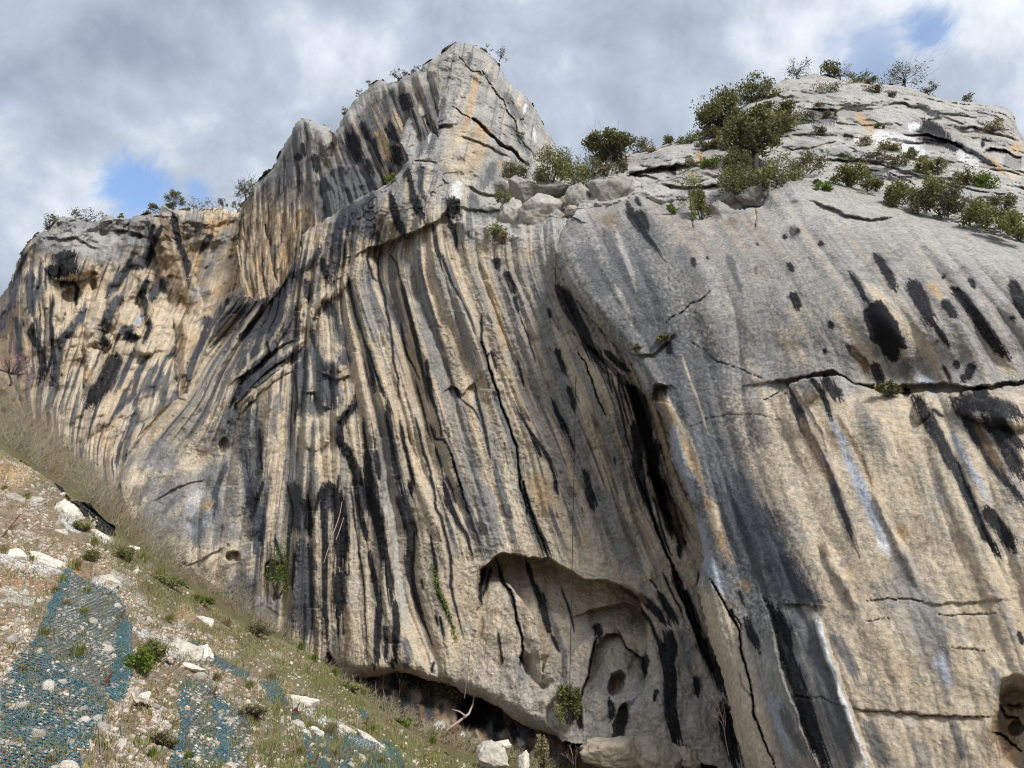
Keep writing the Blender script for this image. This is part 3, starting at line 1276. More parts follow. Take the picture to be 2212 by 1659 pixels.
def wing_paint(P, u, y, x):
    n = len(x)
    f1 = fbm3(P, .8, 4, .6)
    f3 = fbm3(P, 4., 4)
    col = np.tile(PAL['g'] * .66 + PAL['b'] * .12, (n, 1))
    col = mixc(col, 's', .7 * sstep(-.2, .4, f3 + .3 * f1))
    low = sstep(380, 470, y + 30 * f3 - .15 * (x - 520))
    lc = np.tile(PAL['t'], (n, 1))
    lc = mixc(lc, 'o', .85 * sstep(-.2, .35, fbm2(u / 18., y / 60., 4) + .3 * f1))
    lc = mixc(lc, 'b', .9 * sstep(-.05, .3, fbm2(u / 9. + 40, y / 48., 4) + .3 * f1))
    lc = mixc(lc, 's', .7 * sstep(.2, .4, fbm2(u / 7. + 140, y / 40., 4)))
    col = col * (1 - low[:, None]) + lc * low[:, None]
    col = mixc(col, 'o', .6 * sstep(.1, .45, fbm2(u / 12. + 20, y / 120., 3)) * sstep(680, 760, x))
    col = mixc(col, 'c', .4 * sstep(.25, .5, fbm2(u / 6. + 60, y / 60., 3)))
    col = mixc(col, 'k', .8 * sstep(.26, .4, fbm2(u / 8. + 90, y / 110., 3)))
    top = sstep(30, 6, y - np.interp(x, [520, 590, 640, 700, 730, 800, 860], [440, 360, 255, 272, 280, 200, 170])) * sstep(.5, .0, f3)
    col = mixc(col, 'l', .7 * top)
    return col * (1 + .2 * f1)[:, None], np.zeros(n)


WING_MARKS = """
B polyl 20 330,600 420,642 500,650 515,690 500,760 440,780 400,740 350,640
B polys 10 430,1000 550,900 700,940 800,985 815,1040 640,1140 520,1230 420,1290 390,1200
B k 50 640,690 640,780 660,850 720,870
B k 26 690,620 730,710 760,760
B k 22 880,620 900,700 930,760
B k 46 960,440 990,500 1000,560
B k 12 850,660 880,720 900,740
B k 20 735,860 755,930 775,980
B k 40 910,780 920,860 950,910
B o 30 800,670 850,800 880,880
B c 9 890,600 930,670
B k 13 765,720 800,830 830,920
B k 30 280,830 300,880
B k 26 385,830 400,900 410,960
B k 14 310,760 330,850
B grv 1.5/26 500,690 520,760 480,850
B step -1.4/120 430,990 550,895 640,910
A step .8/60 1560,300 1600,450 1590,600
A grv .8/14 1720,300 1760,480 1790,660
"""
wingM = Mass(wing_outline, wing_depth, wing_flow, wing_relief, wing_paint, WING_MARKS,
             round_edges=[(pl("0,1030 120,930 200,760 280,620 320,592 360,612 420,642 500,650 520,685 550,650 600,555 650,480 760,380 820,347 870,370 920,360 1060,290", 'B'), 15, 2.5)])

# ------------------------------------------------------------------ far left wall
left_outline = np.vstack([
    pl("-120,1000 -60,860 0,770 30,725 60,680 80,620 100,560 125,505 150,450 200,380 250,352 310,342 325,300 345,268 370,250 420,256 480,255 560,275 600,282 640,270 660,238 "
       "700,242 740,250 790,262 830,260 900,238 950,222 1000,222 1040,212 1062,160 1110,165 1125,200 1200,190 1300,205 1360,195 1420,185 1490,222 1530,205 1700,300 1800,800 1700,1000", 'A'),
    pl("560,760 470,920 380,1050 330,1180 230,1150 120,1080 -60,1000 -80,850")])
left_depth = deps("0,650,86 60,520,84 110,460,84 200,450,84 340,440,82 420,440,86 500,450,84 500,600,80 540,700,74 400,600,84 400,750,79 300,600,82 300,800,78 200,600,82 200,800,78 "
                  "100,600,82 100,800,78 0,800,82 300,950,72 150,950,74 450,850,71 -60,900,84 20,560,90 600,500,86")
left_flow = flow_field([(-60, "20,560 0,700 -20,850"), (0, "70,560 65,650 75,740 80,850 70,980"), (110, "190,520 160,620 150,720 110,850 100,980"), (200, "300,540 250,660 200,770 160,880 150,980"),
                        (330, "430,500 385,620 330,740 270,860 230,980"), (440, "520,480 470,660 420,800 390,950"), (520, "600,480 560,660 500,850")])


def left_relief(P, u, y, x):
    d = -(1.7 * np.abs(perlin(u / 40., y / 260.)) + .6 * np.abs(perlin(u / 15. + 3, y / 120.)) + .2 * np.abs(perlin(u / 7., y / 70.)))
    top = sstep(545, 510, y)
    d -= top * 1.0 * np.maximum(fbm3(P, 3.5, 4, .5, True), -.2)
    return d + 2.6 * fbm3(P, 9., 4) + .8 * fbm3(P, 2.8, 3) + .12 * fbm3(P, .8, 2)


def left_paint(P, u, y, x):
    n = len(x)
    f1 = fbm3(P, 1., 4, .6)
    f3 = fbm3(P, 5., 4)
    col = np.tile(PAL['c'] * 1.02, (n, 1))
    col = mixc(col, 'o', .5 * sstep(-.1, .4, f3 + .3 * f1))
    col = mixc(col, 'l', .45 * sstep(.0, .4, fbm3(P + 9, 4., 4) + .3 * f1))
    col = mixc(col, 't', .5 * sstep(.05, .4, fbm2(u / 22., y / 120., 3) + .3 * f1))
    lt = sstep(150, 40, x)
    col = mixc(col, 's', .9 * sstep(.27, .40, fbm2(u / 20. + 70, y / 190., 4) + .10 * sstep(740, 860, y) + .18 * lt + .05 * f1))
    col = mixc(col, 'd', .95 * sstep(.33, .43, fbm2(u / 13. + 30, y / 130., 4) + .12 * sstep(740, 860, y) + .12 * lt + .05 * f1))
    col = mixc(col, 'b', .35 * sstep(.05, .01, np.abs(perlin(u / 6., y / 90.))))
    col = mixc(col, 'b', .55 * sstep(110, 20, x + 30 * f3) * sstep(600, 700, y))
    top = sstep(560, 520, y + 20 * f3 - 10 * np.sin(x / 60.)) * sstep(60, 100, x) * sstep(420, 330, x + .3 * (y - 500))
    tc = np.tile(PAL['l'] * .85, (n, 1))
    tc = mixc(tc, 'g', .8 * sstep(-.1, .3, f3 + .5 * f1))
    tc = mixc(tc, 's', .5 * sstep(.25, .45, fbm2(u / 9., y / 60., 3)))
    col = col * (1 - top[:, None]) + tc * top[:, None]
    return col * (1 + .2 * f1)[:, None], np.zeros(n)


LEFT_MARKS = """
A polyg 60 200,400 330,300 640,300 950,260 1000,420 850,520 650,580 500,520 350,500 230,480
A polyl 50 330,330 620,320 800,400 640,520 450,470
A polyo 60 1250,300 1500,250 1530,520 1560,700 1400,780 1280,820 1250,600
A polyc 70 1290,420 1480,400 1500,640 1330,760
A polyc 60 960,760 1130,760 1150,900 1080,1060 960,1000
A polyc 50 350,830 480,820 470,960 370,1000
A polyc 50 740,820 900,790 880,960 760,980
A polyc 50 430,960 560,950 570,1150 450,1100
A ridge 2.2/55 380,760 350,950 350,1150 345,1380
A ridge 2.2/60 620,930 600,1080 610,1250 600,1500
A ridge 1.6/40 1170,880 1180,1050 1175,1220 1190,1420
A ridge 1.8/60 205,570 190,760 205,940 260,1100
A ridge 1.5/45 950,620 940,780 970,960
A ridge 1.6/50 760,740 720,880 700,1000
A ridge 1.6/50 1400,1000 1370,1200 1330,1380
A bump 2.2/120/110/0 500,560
A bump 1.6/70/60/0 940,1100
A bump 1.3/60/60/0 680,1060
A hole 1.2/70/50/0 470,760
A ridge 2.6/100 1040,200 1080,400 1140,600 1200,760 1225,900
A b 70 1040,230 1070,400 1130,600 1190,760 1220,880
A t 18 1010,250 1060,420 1130,620
A c 9 1110,380 1160,560 1200,700
A k 22 1120,220 1160,420 1215,560 1225,700
A k 16 1000,300 970,420
A step 1.6/60 310,600 360,650 450,680 520,620 600,600 650,640
A hole 1.2 55/28/0 430,690
A hole 1.2 26/50/0 605,690
A step .8/40 300,350 380,400 480,380 640,470
A step 1/40 640,330 720,350 800,330 950,380
A grv .8/10 640,270 650,340
A grv .8/10 830,265 825,340
A g 60 1220,220 1280,320 1260,420
A g 42 1510,300 1420,430 1360,520 1330,600 1270,680
A d 20 1370,360 1330,430 1290,490
A d 40 1000,470 930,540 900,600
A d 28 880,510 800,620 720,720 690,780
A d 36 1080,660 1000,740 960,800
A k 22 960,640 920,760 950,860 970,960 920,1070
A d 36 800,770 740,820 700,900 690,1000
A k 30 640,950 660,1050 700,1090
A d 28 560,850 480,960 400,1050 370,1150 340,1350
A k 14 340,760 330,900 340,1000 350,1250
A k 24 230,920 200,1010 260,1120 280,1220 240,1350
A d 28 200,600 200,800 210,900
A k 80 420,470 430,560 430,640
A k 50 360,560 350,650
A k 10 340,1140 300,1280
A k 58 760,1130 720,1250 670,1350 590,1440 560,1500
A d 16 870,1120 800,1280 770,1370
A d 18 960,1150 890,1270 870,1400 740,1530 700,1600
A d 22 1320,1030 1250,1180 1220,1300 1210,1400
A d 30 1350,900 1330,980
A b 22 1170,920 1180,1050 1170,1200 1190,1400
A d 14 1140,1090 1090,1180
A d 10 1080,1150 1040,1250 990,1400
A d 56 1560,760 1450,900 1430,1050 1390,1200 1340,1350
A d 40 820,960 830,1030
A k 30 800,1010 850,1040 900,1030
A p 20 920,880 880,960
A p 16 1380,1180 1330,1340
A l 60 1290,700 1300,800
A c 70 560,950 580,1100
A c 90 1050,800 1060,950
A c 80 900,1480 1050,1500
A c 60 400,860 420,960
A o 30 560,1230 590,1330
A k 12 180,480 110,620 60,760
A d 16 130,620 80,800 20,900
A d 14 260,640 230,760 180,900
A s 40 1010,1560 1080,1470 1200,1440
A d 20 30,860 0,1000
A d 18 110,900 130,1100 120,1300
A k 18 1050,300 1000,420 940,560
A m 18 1140,1290 1150,1310
A k 14 490,830 500,720 470,660
"""
leftM = Mass(left_outline, left_depth, left_flow, left_relief, left_paint, LEFT_MARKS,
             round_edges=[(pl("-60,860 60,680 100,560 150,450 250,352 310,342 345,268 370,250 480,255 600,282 660,238 740,250 830,260 1000,222 1062,160 1125,200 1300,205 1420,185 1530,205", 'A'), 14, 3.0)])

# ------------------------------------------------------------------ right buttress
butt_outline = np.vstack([
    pl("300,1230 305,1200 320,1170 345,1125 380,1090 440,1060 520,1045 590,1030 620,1010 690,985 760,960 850,930 930,950 1010,1000 1100,1030 1200,1020 1212,1070 1260,1092 "
       "1310,1050 1312,990 1370,960 1440,1010 1500,1030 1580,1020 1650,1000 1665,950 1685,920 1750,890 1790,860 1830,838 1950,840", 'C'),
    pl("950,842 1080,870 1180,920 1300,940 1400,990 1500,1030 1660,1060 1830,1110 2000,1160 2100,1200 2212,1240 2400,1330 2700,1500", 'D'),
    pl("2520,900 2560,1300 2540,1800 1650,1800 1615,1690 1600,1640"),
    pl("370,1690 300,1450 260,1250 230,1130 150,900 120,760 80,610 76,560 100,500 118,430 88,310 60,160 0,40", 'H'),
    pl("1310,1560 1270,1450 1220,1350 1200,1200 1180,1100 1130,1010 1090,960 1040,900 1000,800 960,720 900,640 830,560 740,470 660,370 600,300 540,210 500,110 470,30", 'J')])
butt_depth = deps("1205,500,47.5 1260,430,48 1230,620,44.5 1300,720,42.5 1400,430,46 1400,600,42 1430,870,39.5 1480,1050,38 1520,1250,36.5 1560,1450,35.5 1600,1659,34.5 1560,430,44 1650,410,43 "
                  "1760,390,42 1600,600,38.5 1600,800,38 1700,700,36 1900,450,39.5 2050,490,37 2212,530,35 1900,620,33.6 1900,730,33.4 1900,825,34.6 2050,720,32.4 2000,810,34.0 2212,650,31.5 2212,820,32.2 1700,900,35.3 1700,1200,33.5 "
                  "1700,1500,32 1900,900,33 1900,1200,30.8 1900,1500,29.5 2200,900,30 2200,1200,28 2200,1600,27 2500,900,29 2500,1600,25 2500,600,32")
butt_flow = flow_field([(0, "1230,480 1300,640 1400,800 1460,1000 1510,1200 1560,1400 1610,1659"),
                        (200, "1357,443 1439,566 1490,700 1532,900 1590,1080 1660,1260 1700,1400 1790,1659"),
                        (430, "1590,430 1690,570 1760,720 1800,830 1850,1000 1890,1150 1980,1350 2060,1659"),
                        (720, "1850,480 1960,600 2040,720 2090,830 2150,1000 2222,1180 2340,1500"),
                        (1000, "2100,540 2200,650 2300,800 2420,1000 2500,1300")])
BUTT_LEDGE = pl("380,832 440,838 520,835 600,830 620,825 700,802 820,780 860,768 980,752 1020,790 1130,838 1250,852 1400,852 1520,842 1700,832 1850,868 2020,842 2212,822 2500,800", 'K')


def butt_relief(P, u, y, x):
    low = sstep(830, 880, y)
    d = -(.4 * np.abs(perlin(u / 70., y / 500.)) + (.03 + .05 * low) * np.abs(perlin(u / 26. + 3, y / 260.)))
    d += .6 * fbm3(P, 6., 3) + .12 * fbm3(P, 1.6, 3) - .045 * np.maximum(fbm3(P, .55, 3, .6, True), -.2)
    rim = sstep(60, 0, y - np.interp(x, [1205, 1400, 1560, 1760, 1900, 2050, 2212], [470, 420, 440, 390, 430, 480, 525]))
    d -= rim * .3 * np.maximum(fbm3(P, 1.6, 4, .5, True), -.1)
    return d


def butt_paint(P, u, y, x):
    n = len(x)
    f1 = fbm3(P, .6, 4, .65)
    f3 = fbm3(P, 3.5, 4, .55)
    st = fbm2(u / 26., y / 420., 4)
    col = np.tile((PAL['g'] * .35 + PAL['l'] * .57 + PAL['t'] * .1), (n, 1))
    col = mixc(col, 'g', .6 * sstep(-.2, .4, .6 * st + .5 * f3))
    col = mixc(col, 's', .35 * sstep(.1, .5, fbm2(u / 12. + 40, y / 300., 4) + .2 * f1))
    col = mixc(col, 'l', .5 * sstep(.1, .5, f3 + .3 * f1))
    col = mixc(col, 't', .35 * sstep(.1, .5, fbm2(u / 40. + 80, y / 300., 4) + .3 * f3))
    # warm, cleaner limestone below the break on the right
    rz = u - 205 - 60 * sstep(1000, 1400, y) + 55 * f3 + 30 * f1
    low = sstep(820, 870, y + 6 * f1) * sstep(-45, 60, rz)
    lc = np.tile(PAL['c'] * .96, (n, 1))
    lc = mixc(lc, 't', .55 * sstep(-.2, .4, fbm2(u / 50., y / 200., 4) + .35 * f1))
    lc = mixc(lc, 'g', .62 * sstep(.12, .5, fbm2(u / 70. + 11, y / 240., 5, .6) + .55 * f1))
    lc = mixc(lc, 'w', .35 * sstep(.2, .6, f1 + .4 * f3))
    lc = mixc(lc, 's', .55 * sstep(.22, .5, fbm3(P + 33, 2.4, 5, .65)))
    col = col * (1 - low[:, None]) + lc * low[:, None]
    fl = fbm3(P + 120, 1.5, 6, .72)
    edge = np.exp(-((rz - 10) / 75.) ** 2) * sstep(860, 960, y)
    zone = np.clip(.55 * low + .9 * edge, 0, 1) * sstep(-.1, .25, fbm3(P + 12, 5., 2) + .35 * edge)
    a = (.75 * zone * sstep(.16, .20, fl))[:, None]
    col = col * (1 - a) + np.array((.56, .455, .375)) * a
    a = (.6 * low * sstep(.20, .25, fbm3(P + 150, 1.3, 6, .72)) * sstep(.0, .3, fbm3(P + 52, 5., 2)))[:, None]
    col = col * (1 - a) + PAL['g'] * .9 * a
    # pale pillar along the cleft
    pil = sstep(1225, 1290, y) * sstep(1600, 1560, x - .24 * (y - 1300)) + 0 * x
    pil = sstep(1235, 1300, y + 10 * f1) * sstep(96, 74, u - .02 * (y - 1300) + 14 * f1)
    pc = np.tile(PAL['c'], (n, 1))
    pc = mixc(pc, 'l', .5 * sstep(-.1, .4, f3 + .4 * f1))
    pc = mixc(pc, 't', .5 * sstep(.0, .4, fbm2(u / 8., y / 90., 4)))
    col = col * (1 - pil[:, None]) + pc * pil[:, None]
    col = mixc(col, 's', .5 * (1 - low) * sstep(.17, .23, fbm3(P + 170, 1.4, 6, .7)) * sstep(-.05, .25, fbm3(P + 72, 6., 2)))
    col *= (1 + .22 * f1 + .08 * f3)[:, None]
    sp = perlin(x / 3.3, y / 3.3) + .15 * f1
    col = mixc(col, 'w', .6 * sstep(.6, .72, sp) * sstep(.1, .4, fbm2(x / 70. + 3, y / 70., 2)))
    return col, np.zeros(n)


BUTT_MARKS = """
K step .9/200 480,840 520,832 600,828 660,812 700,802 820,780 860,770 980,752 1020,790 1130,838 1250,852 1400,852 1520,842 1700,832 1850,868 2020,842 2212,822 2500,800
K step -1.5/240 520,952 560,925 640,900 700,840 790,800 1000,790 1150,850 1290,900 1450,905 1750,900 2000,880 2200,850 2500,820
K bump 1.1/330/120/8 2080,1010
K bump .7/60/110/25 1560,990
K bump .6/45/90/25 850,880
K grv .5/5 520,952 560,925 640,900 680,905
J grv .35/4 1180,450 1240,400 1330,350 1420,290 1480,230
J step .5/50 900,600 1000,660 1100,650 1180,580 1260,500
J grv .15/4 1330,560 1400,600 1500,680 1690,760 1800,800
J step .9/60 1090,960 1100,900 1130,865 1160,852 1210,860
J hole .7 45/70/-15 1150,900
J grv .12/5 1350,1120 1450,1080 1550,1050 1800,1040 1920,1080
C grv .6/6 1615,1010 1612,1080 1600,1140
C grv .5/6 1200,1070 1195,1120 1205,1160
D step .8/60 830,965 950,1012 1050,1062 1200,1090 1380,1070
D step -.5/50 850,1040 1000,1090 1200,1100
C bump .6/70/55/0 1580,960
H grv .6/7 160,560 260,740 330,860 340,970 370,1080 400,1200 420,1350 450,1450 520,1600 560,1690
H grv .5/5 280,740 330,820 345,860
H step -1.3/160 470,680 500,760 550,950 570,1080 650,1300 720,1500 800,1658 830,1720
H step .3/60 590,700 700,712 800,720
H ridge .45/30 770,760 800,870 840,1000 880,1100 920,1230 950,1320 1000,1450 1050,1580 1080,1690
H ridge .3/26 1110,20 1160,170 1200,240 1290,420 1400,640
H ridge .3/26 800,350 850,450 930,580 1030,760
H grv .18/5 980,1310 1080,1330 1200,1330 1330,1355 1470,1350 1560,1360 1800,1365
H step .2/60 980,1310 1200,1330 1470,1350 1800,1365
H grv .15/5 1550,962 1650,970 1760,976
H grv .15/5 1480,775 1600,768 1820,762
H grv .15/5 1060,800 1200,796
H grv .15/5 650,1245 800,1250 940,1310
H grv .15/5 1060,695 1180,672 1260,680 1400,690
H step .15/50 1400,700 1600,700 1750,690 1900,680
H hole 1.0 150/290/-8 1950,1440
H hole .6 110/110/0 1930,1220
H hole .7 50/50/0 1940,1430
H grv .5/9 1830,1290 1880,1360 1960,1380
H grv .5/9 1800,1450 1870,1480 1960,1560
H grv .4/7 1850,1300 1960,1290
A grv .1/2 0,0 1,1
# stains, soft zones first
P polys 150 1250,560 1400,490 1470,640 1500,780 1560,960 1620,1150 1690,1300 1640,1330 1560,1220 1490,1050 1420,880 1310,700
P polys 110 1440,640 1560,760 1650,1000 1720,1250 1640,1330 1540,1100 1450,900
P polyl 60 1650,430 1760,395 1900,430 2050,490 2212,545 2212,600 2050,560 1900,500 1780,480 1680,500
J dsx 150 150,560 230,800 330,1100 430,1400 520,1690
H polys 70 170,-100 480,-60 560,250 640,480 740,620 830,690 760,730 600,700 480,640 380,560 300,400 220,200
H p 36/26 1010,-40 1090,150 1150,300 1240,480
H ws 24 1140,330 1200,420
H ds 130/90 300,-40 400,200 500,400 620,560 740,680
H d 90/50 330,60 430,280 560,480 700,640
H ds 60 520,520 640,620 780,690
C ss 50 620,1150 700,1300 780,1450
C ss 50 840,1060 900,1180 980,1320
C bs 50 650,1060 680,1140
C bs 40 1440,1080 1460,1130
C ss 60 480,1250 560,1450 620,1640
C ss 50 1100,1250 1200,1420 1300,1600
C l 14 700,1160 760,1330 840,1560
J l 16 860,200 930,350 970,460
J s 24 1010,60 1120,260 1160,360
J s 22 1590,0 1640,150 1690,260
K gs 60 230,450 330,700
H gs 90 1100,600 1300,700 1400,900 1550,1150
H gs 60 640,700 780,1000 900,1300 980,1600
H s 55 620,690 720,860 800,1050 850,1250 940,1500 1000,1690
H s 34 870,880 950,1000 1020,1150
H gs 50 1230,440 1330,620 1480,860 1560,1060
H p 30 1480,1000 1530,1120 1560,1180
H s 40 1060,1380 1120,1500 1190,1690
H s 30 1570,1380 1600,1480 1640,1600
H s 30 560,1280 620,1420 720,1600
H ps 40 520,1250 560,1330
H p 36 70,180 110,350 150,470 230,600 290,680
H o 26 130,60 200,250 240,380 290,470
H o 18 340,560 390,640
H c 26 170,120 210,280
H o 16 980,560 960,480
H o 40 1250,240 1300,330
K c 30 980,330 1050,450 1130,560 1200,660 1280,760 1340,830
K c 36 1170,180 1300,300 1420,450 1520,560 1600,650 1690,810
K o 30 1590,180 1680,290
K c 40 1980,580 2080,700 2150,800
K c 44 640,470 720,600 800,740
K cs 60 700,300 780,420 850,560
K g 30 770,370 830,480 900,590
K l 40 1000,800 1050,850 1120,880
K p 40 1520,800 1600,850 1660,890
K ds 60 1440,680 1490,800
K cs 90 480,1250 560,1450 640,1658
J c 7 1290,650 1340,800 1400,960 1440,1100 1470,1170
J c 20 1700,650 1760,780 1830,970
J c 26 1830,900 1870,1060 1950,1250 2000,1400
J c 20 1160,880 1220,1000 1320,1150 1400,1400 1470,1600
J o 26 1130,900 1190,1000 1250,1150 1330,1300 1440,1500
J p 28 1230,1100 1260,1250 1300,1400 1380,1600
J l 14 980,700 1040,790 1070,850
K p 34 960,1080 1020,1200 1080,1350 1140,1480 1190,1600 1230,1690
K p 22 1740,1150 1830,1330 1930,1500 1990,1620
K o 14 1180,1400 1250,1550 1300,1690
K o 10 880,1000 960,1150 1040,1330
K b 14 1000,1050 1080,1180 1160,1320 1230,1500
K gs 50 1130,960 1230,1150 1320,1350
K k 30 1235,0 1290,60 1340,150 1385,245
K k 18 1080,110 1130,190 1180,290 1215,330
K k 78/58 1225,320 1280,450 1340,580 1375,700
K polyk 12 1230,300 1290,290 1340,370 1400,450 1420,520 1465,610 1400,620 1390,700 1350,715 1270,600 1220,560 1175,440 1165,360
K k 58/44 1470,165 1530,270 1590,400 1645,480
K k 20 1640,470 1690,540 1730,595
K k 38 1740,205 1850,330 1950,480 2050,620 2125,690
K k 32 1685,295 1730,350 1770,420
K k 20 680,55 720,120
K k 30 700,250 730,300 755,360
K k 42 2130,170 2180,290 2230,420
K k 16 1860,155 1890,225
K k 24 1760,700 1800,740
K k 20 955,430 970,490
K k 22 1065,580 1110,650 1170,690 1205,780
K k 13 915,610 930,650
K k 15 1685,145 1700,160
K k 12 1690,720 1740,830
K k 12 1640,560 1650,565
K k 30 1880,700 1850,780 1800,830
K k 30 1240,700 1290,860
K k 16 2130,400 2140,440
K b 22 1090,600 1180,720 1210,790
K m 34 1280,880 1340,885 1400,895
K kW 36/22 670,830 720,960 770,1080 830,1200 900,1330 960,1450 1000,1580 1020,1690
K k 38 910,780 960,870 1050,950
K k 18 820,800 880,860 930,960 960,1080
K kW 52/26 1490,910 1560,1000 1620,1130 1700,1270 1800,1450 1890,1690
K kW 12 1610,1000 1690,1060
K kW 54/22 1730,920 1820,1020 1900,1160 2000,1330 2100,1480 2220,1640
K kW 56 1750,930 1900,965 2050,990 2230,1070
K kW 52 1930,1040 2050,1150 2130,1330 2230,1480
K kW 34 1990,1000 2100,1150 2230,1280
K kW 26 1420,890 1480,895
K k 40 1880,890 1990,910
K b 26 1890,1080 1980,1250 2100,1430
K bs 30 760,1060 850,1260 960,1500
C k 32/9 770,975 800,1060 850,1130 900,1200 950,1270 1000,1340 1028,1375
C k 44 830,1040 870,1120 900,1180
C k 14 830,950 860,1010
D ks 40 690,1175 740,1180
D k 16 645,1210 680,1200
D k 16 735,1160 755,1180
D k 20 880,1245 910,1258
D k 10 490,1245 480,1260
K k 9 155,20 165,35
K k 16 60,20 80,90
K b 14 470,80 480,140
J k 22 1190,560 1205,610 1215,660
J m 18 985,610 1010,612
J m 18 1140,555 1200,520
J m 14 1155,605 1180,608
H k 44/50 470,670 540,770 590,880 600,1000 640,1100 680,1200 720,1350 770,1500 860,1690
H w 17/8 770,760 800,870 840,1000 880,1100 920,1230 950,1320 1000,1450 1050,1580 1080,1690
H k 13 325,630 360,720
H k 26 360,780 400,880 445,980
H k 10 275,730 300,800
H ks 30 860,-20 920,150 980,320 1030,430
H k 18 870,0 930,160 990,330
H c 14 1100,20 1160,170 1200,240 1290,420
H k 26 1620,-20 1700,170 1760,320 1850,440
H k 42 1750,140 1860,280 1940,410
H k 16 1900,10 1984,110
H c 9 1820,150 1900,260
H b 22 800,350 850,450
H k 12 455,985 440,990
H k 16 1950,870 1980,940
H s 20 1800,1070 1830,1130 1840,1240
H polyt 16 1860,1180 1930,1140 2080,1140 2080,1700 1750,1700 1735,1560 1730,1440 1790,1385 1825,1285
H b 40 1900,1290 1840,1400 1800,1520
H b 50 1960,1300 1900,1450 1860,1600
H o 40 1880,1240 1960,1260
H o 40 1880,1590 1950,1620
H c 50 120,640 160,800 200,950 280,1150
H c 60 300,1250 360,1400 420,1600
H k 5 160,560 260,740 330,860 340,970 370,1080 400,1200 420,1350 450,1450 520,1600
H b 5 330,1100 345,1180 400,1250
H p 20 500,1250 560,1420 640,1600
C m 9 620,1015 660,995
"""
BUTT_MARKS = BUTT_MARKS.replace('dsx', 'ds').replace('\nA grv .1/2 0,0 1,1', '')
buttM = Mass(butt_outline, butt_depth, butt_flow, butt_relief, butt_paint, BUTT_MARKS,
             round_edges=[(pl("370,1690 300,1450 260,1250 230,1130 150,900 120,760 80,610 100,500 118,430 88,310 60,160 0,40", 'H'), 34, 2.4),
                          (pl("1310,1560 1270,1450 1220,1350 1200,1200 1180,1100 1130,1010 1090,960 1040,900 1000,800 960,720 900,640 830,560 740,470 660,370 600,300 540,210 500,110 470,30", 'J'), 36, 2.6),
                          (pl("300,1230 320,1170 380,1090 440,1060 590,1030 760,960 850,930 1010,1000 1200,1020", 'C'), 50, 3.2),
                          (pl("1310,1050 1312,990 1370,960 1440,1010 1650,1000 1685,920 1830,838 1950,840", 'C'), 45, 2.6),
                          (pl("950,842 1080,870 1300,940 1500,1030 1830,1110 2212,1240 2700,1500", 'D'), 75, 4.5)], step=2.4)

# ------------------------------------------------------------------ terraces above the buttress
terr_outline = np.vstack([
    pl("560,720 640,715 690,688 740,676 800,660 850,650 900,640 950,622 1000,608 1050,595 1100,580 1240,575 1320,565 1390,555 1450,490 1500,400 1550,320 1600,292 1650,270 1700,232 1750,200 "
       "1780,182 1800,170 1830,180 1870,180 1920,160 1990,140 2050,150 2130,172 2212,178", 'C'),
    pl("930,172 1000,178 1060,182 1120,160 1190,165 1230,195 1290,212 1380,218 1470,230 1560,265 1650,300 1700,312 1800,325 1850,322 1900,332 2000,345 2070,350 2110,368 2130,390 2150,430 2162,470 2175,510 2212,552 2330,640 2500,800 "
       "2700,1100 2700,1500 2212,1330 1800,1200 1300,1040 1000,950 600,1000", 'D'),
    pl("1000,1120 700,1100 500,1120 420,1080 480,900 520,820", 'C')])
terr_depth = deps("1290,390,53 1400,330,56 1330,420,51 1500,430,47.5 1500,320,54 1600,380,48.5 1600,260,58 1700,175,63 1800,165,63 1950,190,61 2100,230,58 2190,290,54 2250,350,51 1700,330,51 "
                  "1900,300,53 2000,260,56 1750,410,45 1950,450,42 2100,480,40 2250,550,37.5 2000,380,46.5 2200,420,43.5 2400,600,38 2400,480,42 1400,450,48.5 1600,470,45.5")


def bedding(P):
    return P[:, 2] * .95 + .22 * P[:, 0] * .45 + 1.6 * fbm3(P, 14., 2)


def terr_relief(P, u, y, x):
    w = fbm3(P, 9., 3)
    b = P[:, 2] * .9 + .22 * P[:, 0] + 3.2 * w
    am = sstep(-.3, .2, fbm3(P + 55, 7., 2))
    d = -.85 * am * np.abs(np.sin(math.pi * b / 5.0)) ** .6
    ck = fbm3(P + 7, 5., 3)
    d += .12 * sstep(.02, .006, np.abs(ck))
    d += 1.0 * fbm3(P, 4.5, 4) - .4 * np.maximum(fbm3(P, 1.8, 4, .5, True), -.1) + .10 * fbm3(P, .5, 2)
    return d


def terr_paint(P, u, y, x):
    n = len(x)
    f1 = fbm3(P, .7, 4, .65)
    f3 = fbm3(P, 4., 4, .55)
    col = np.tile(PAL['l'] * 1.1, (n, 1))
    col = mixc(col, 'g', .6 * sstep(-.2, .4, f3 + .4 * f1))
    col = mixc(col, 't', .3 * sstep(.1, .5, fbm3(P + 40, 5., 3)))
    col = mixc(col, 's', .5 * sstep(.3, .55, fbm3(P + 90, 2.2, 4) + .2 * f1))
    return col * (1 + .22 * f1)[:, None], np.zeros(n)


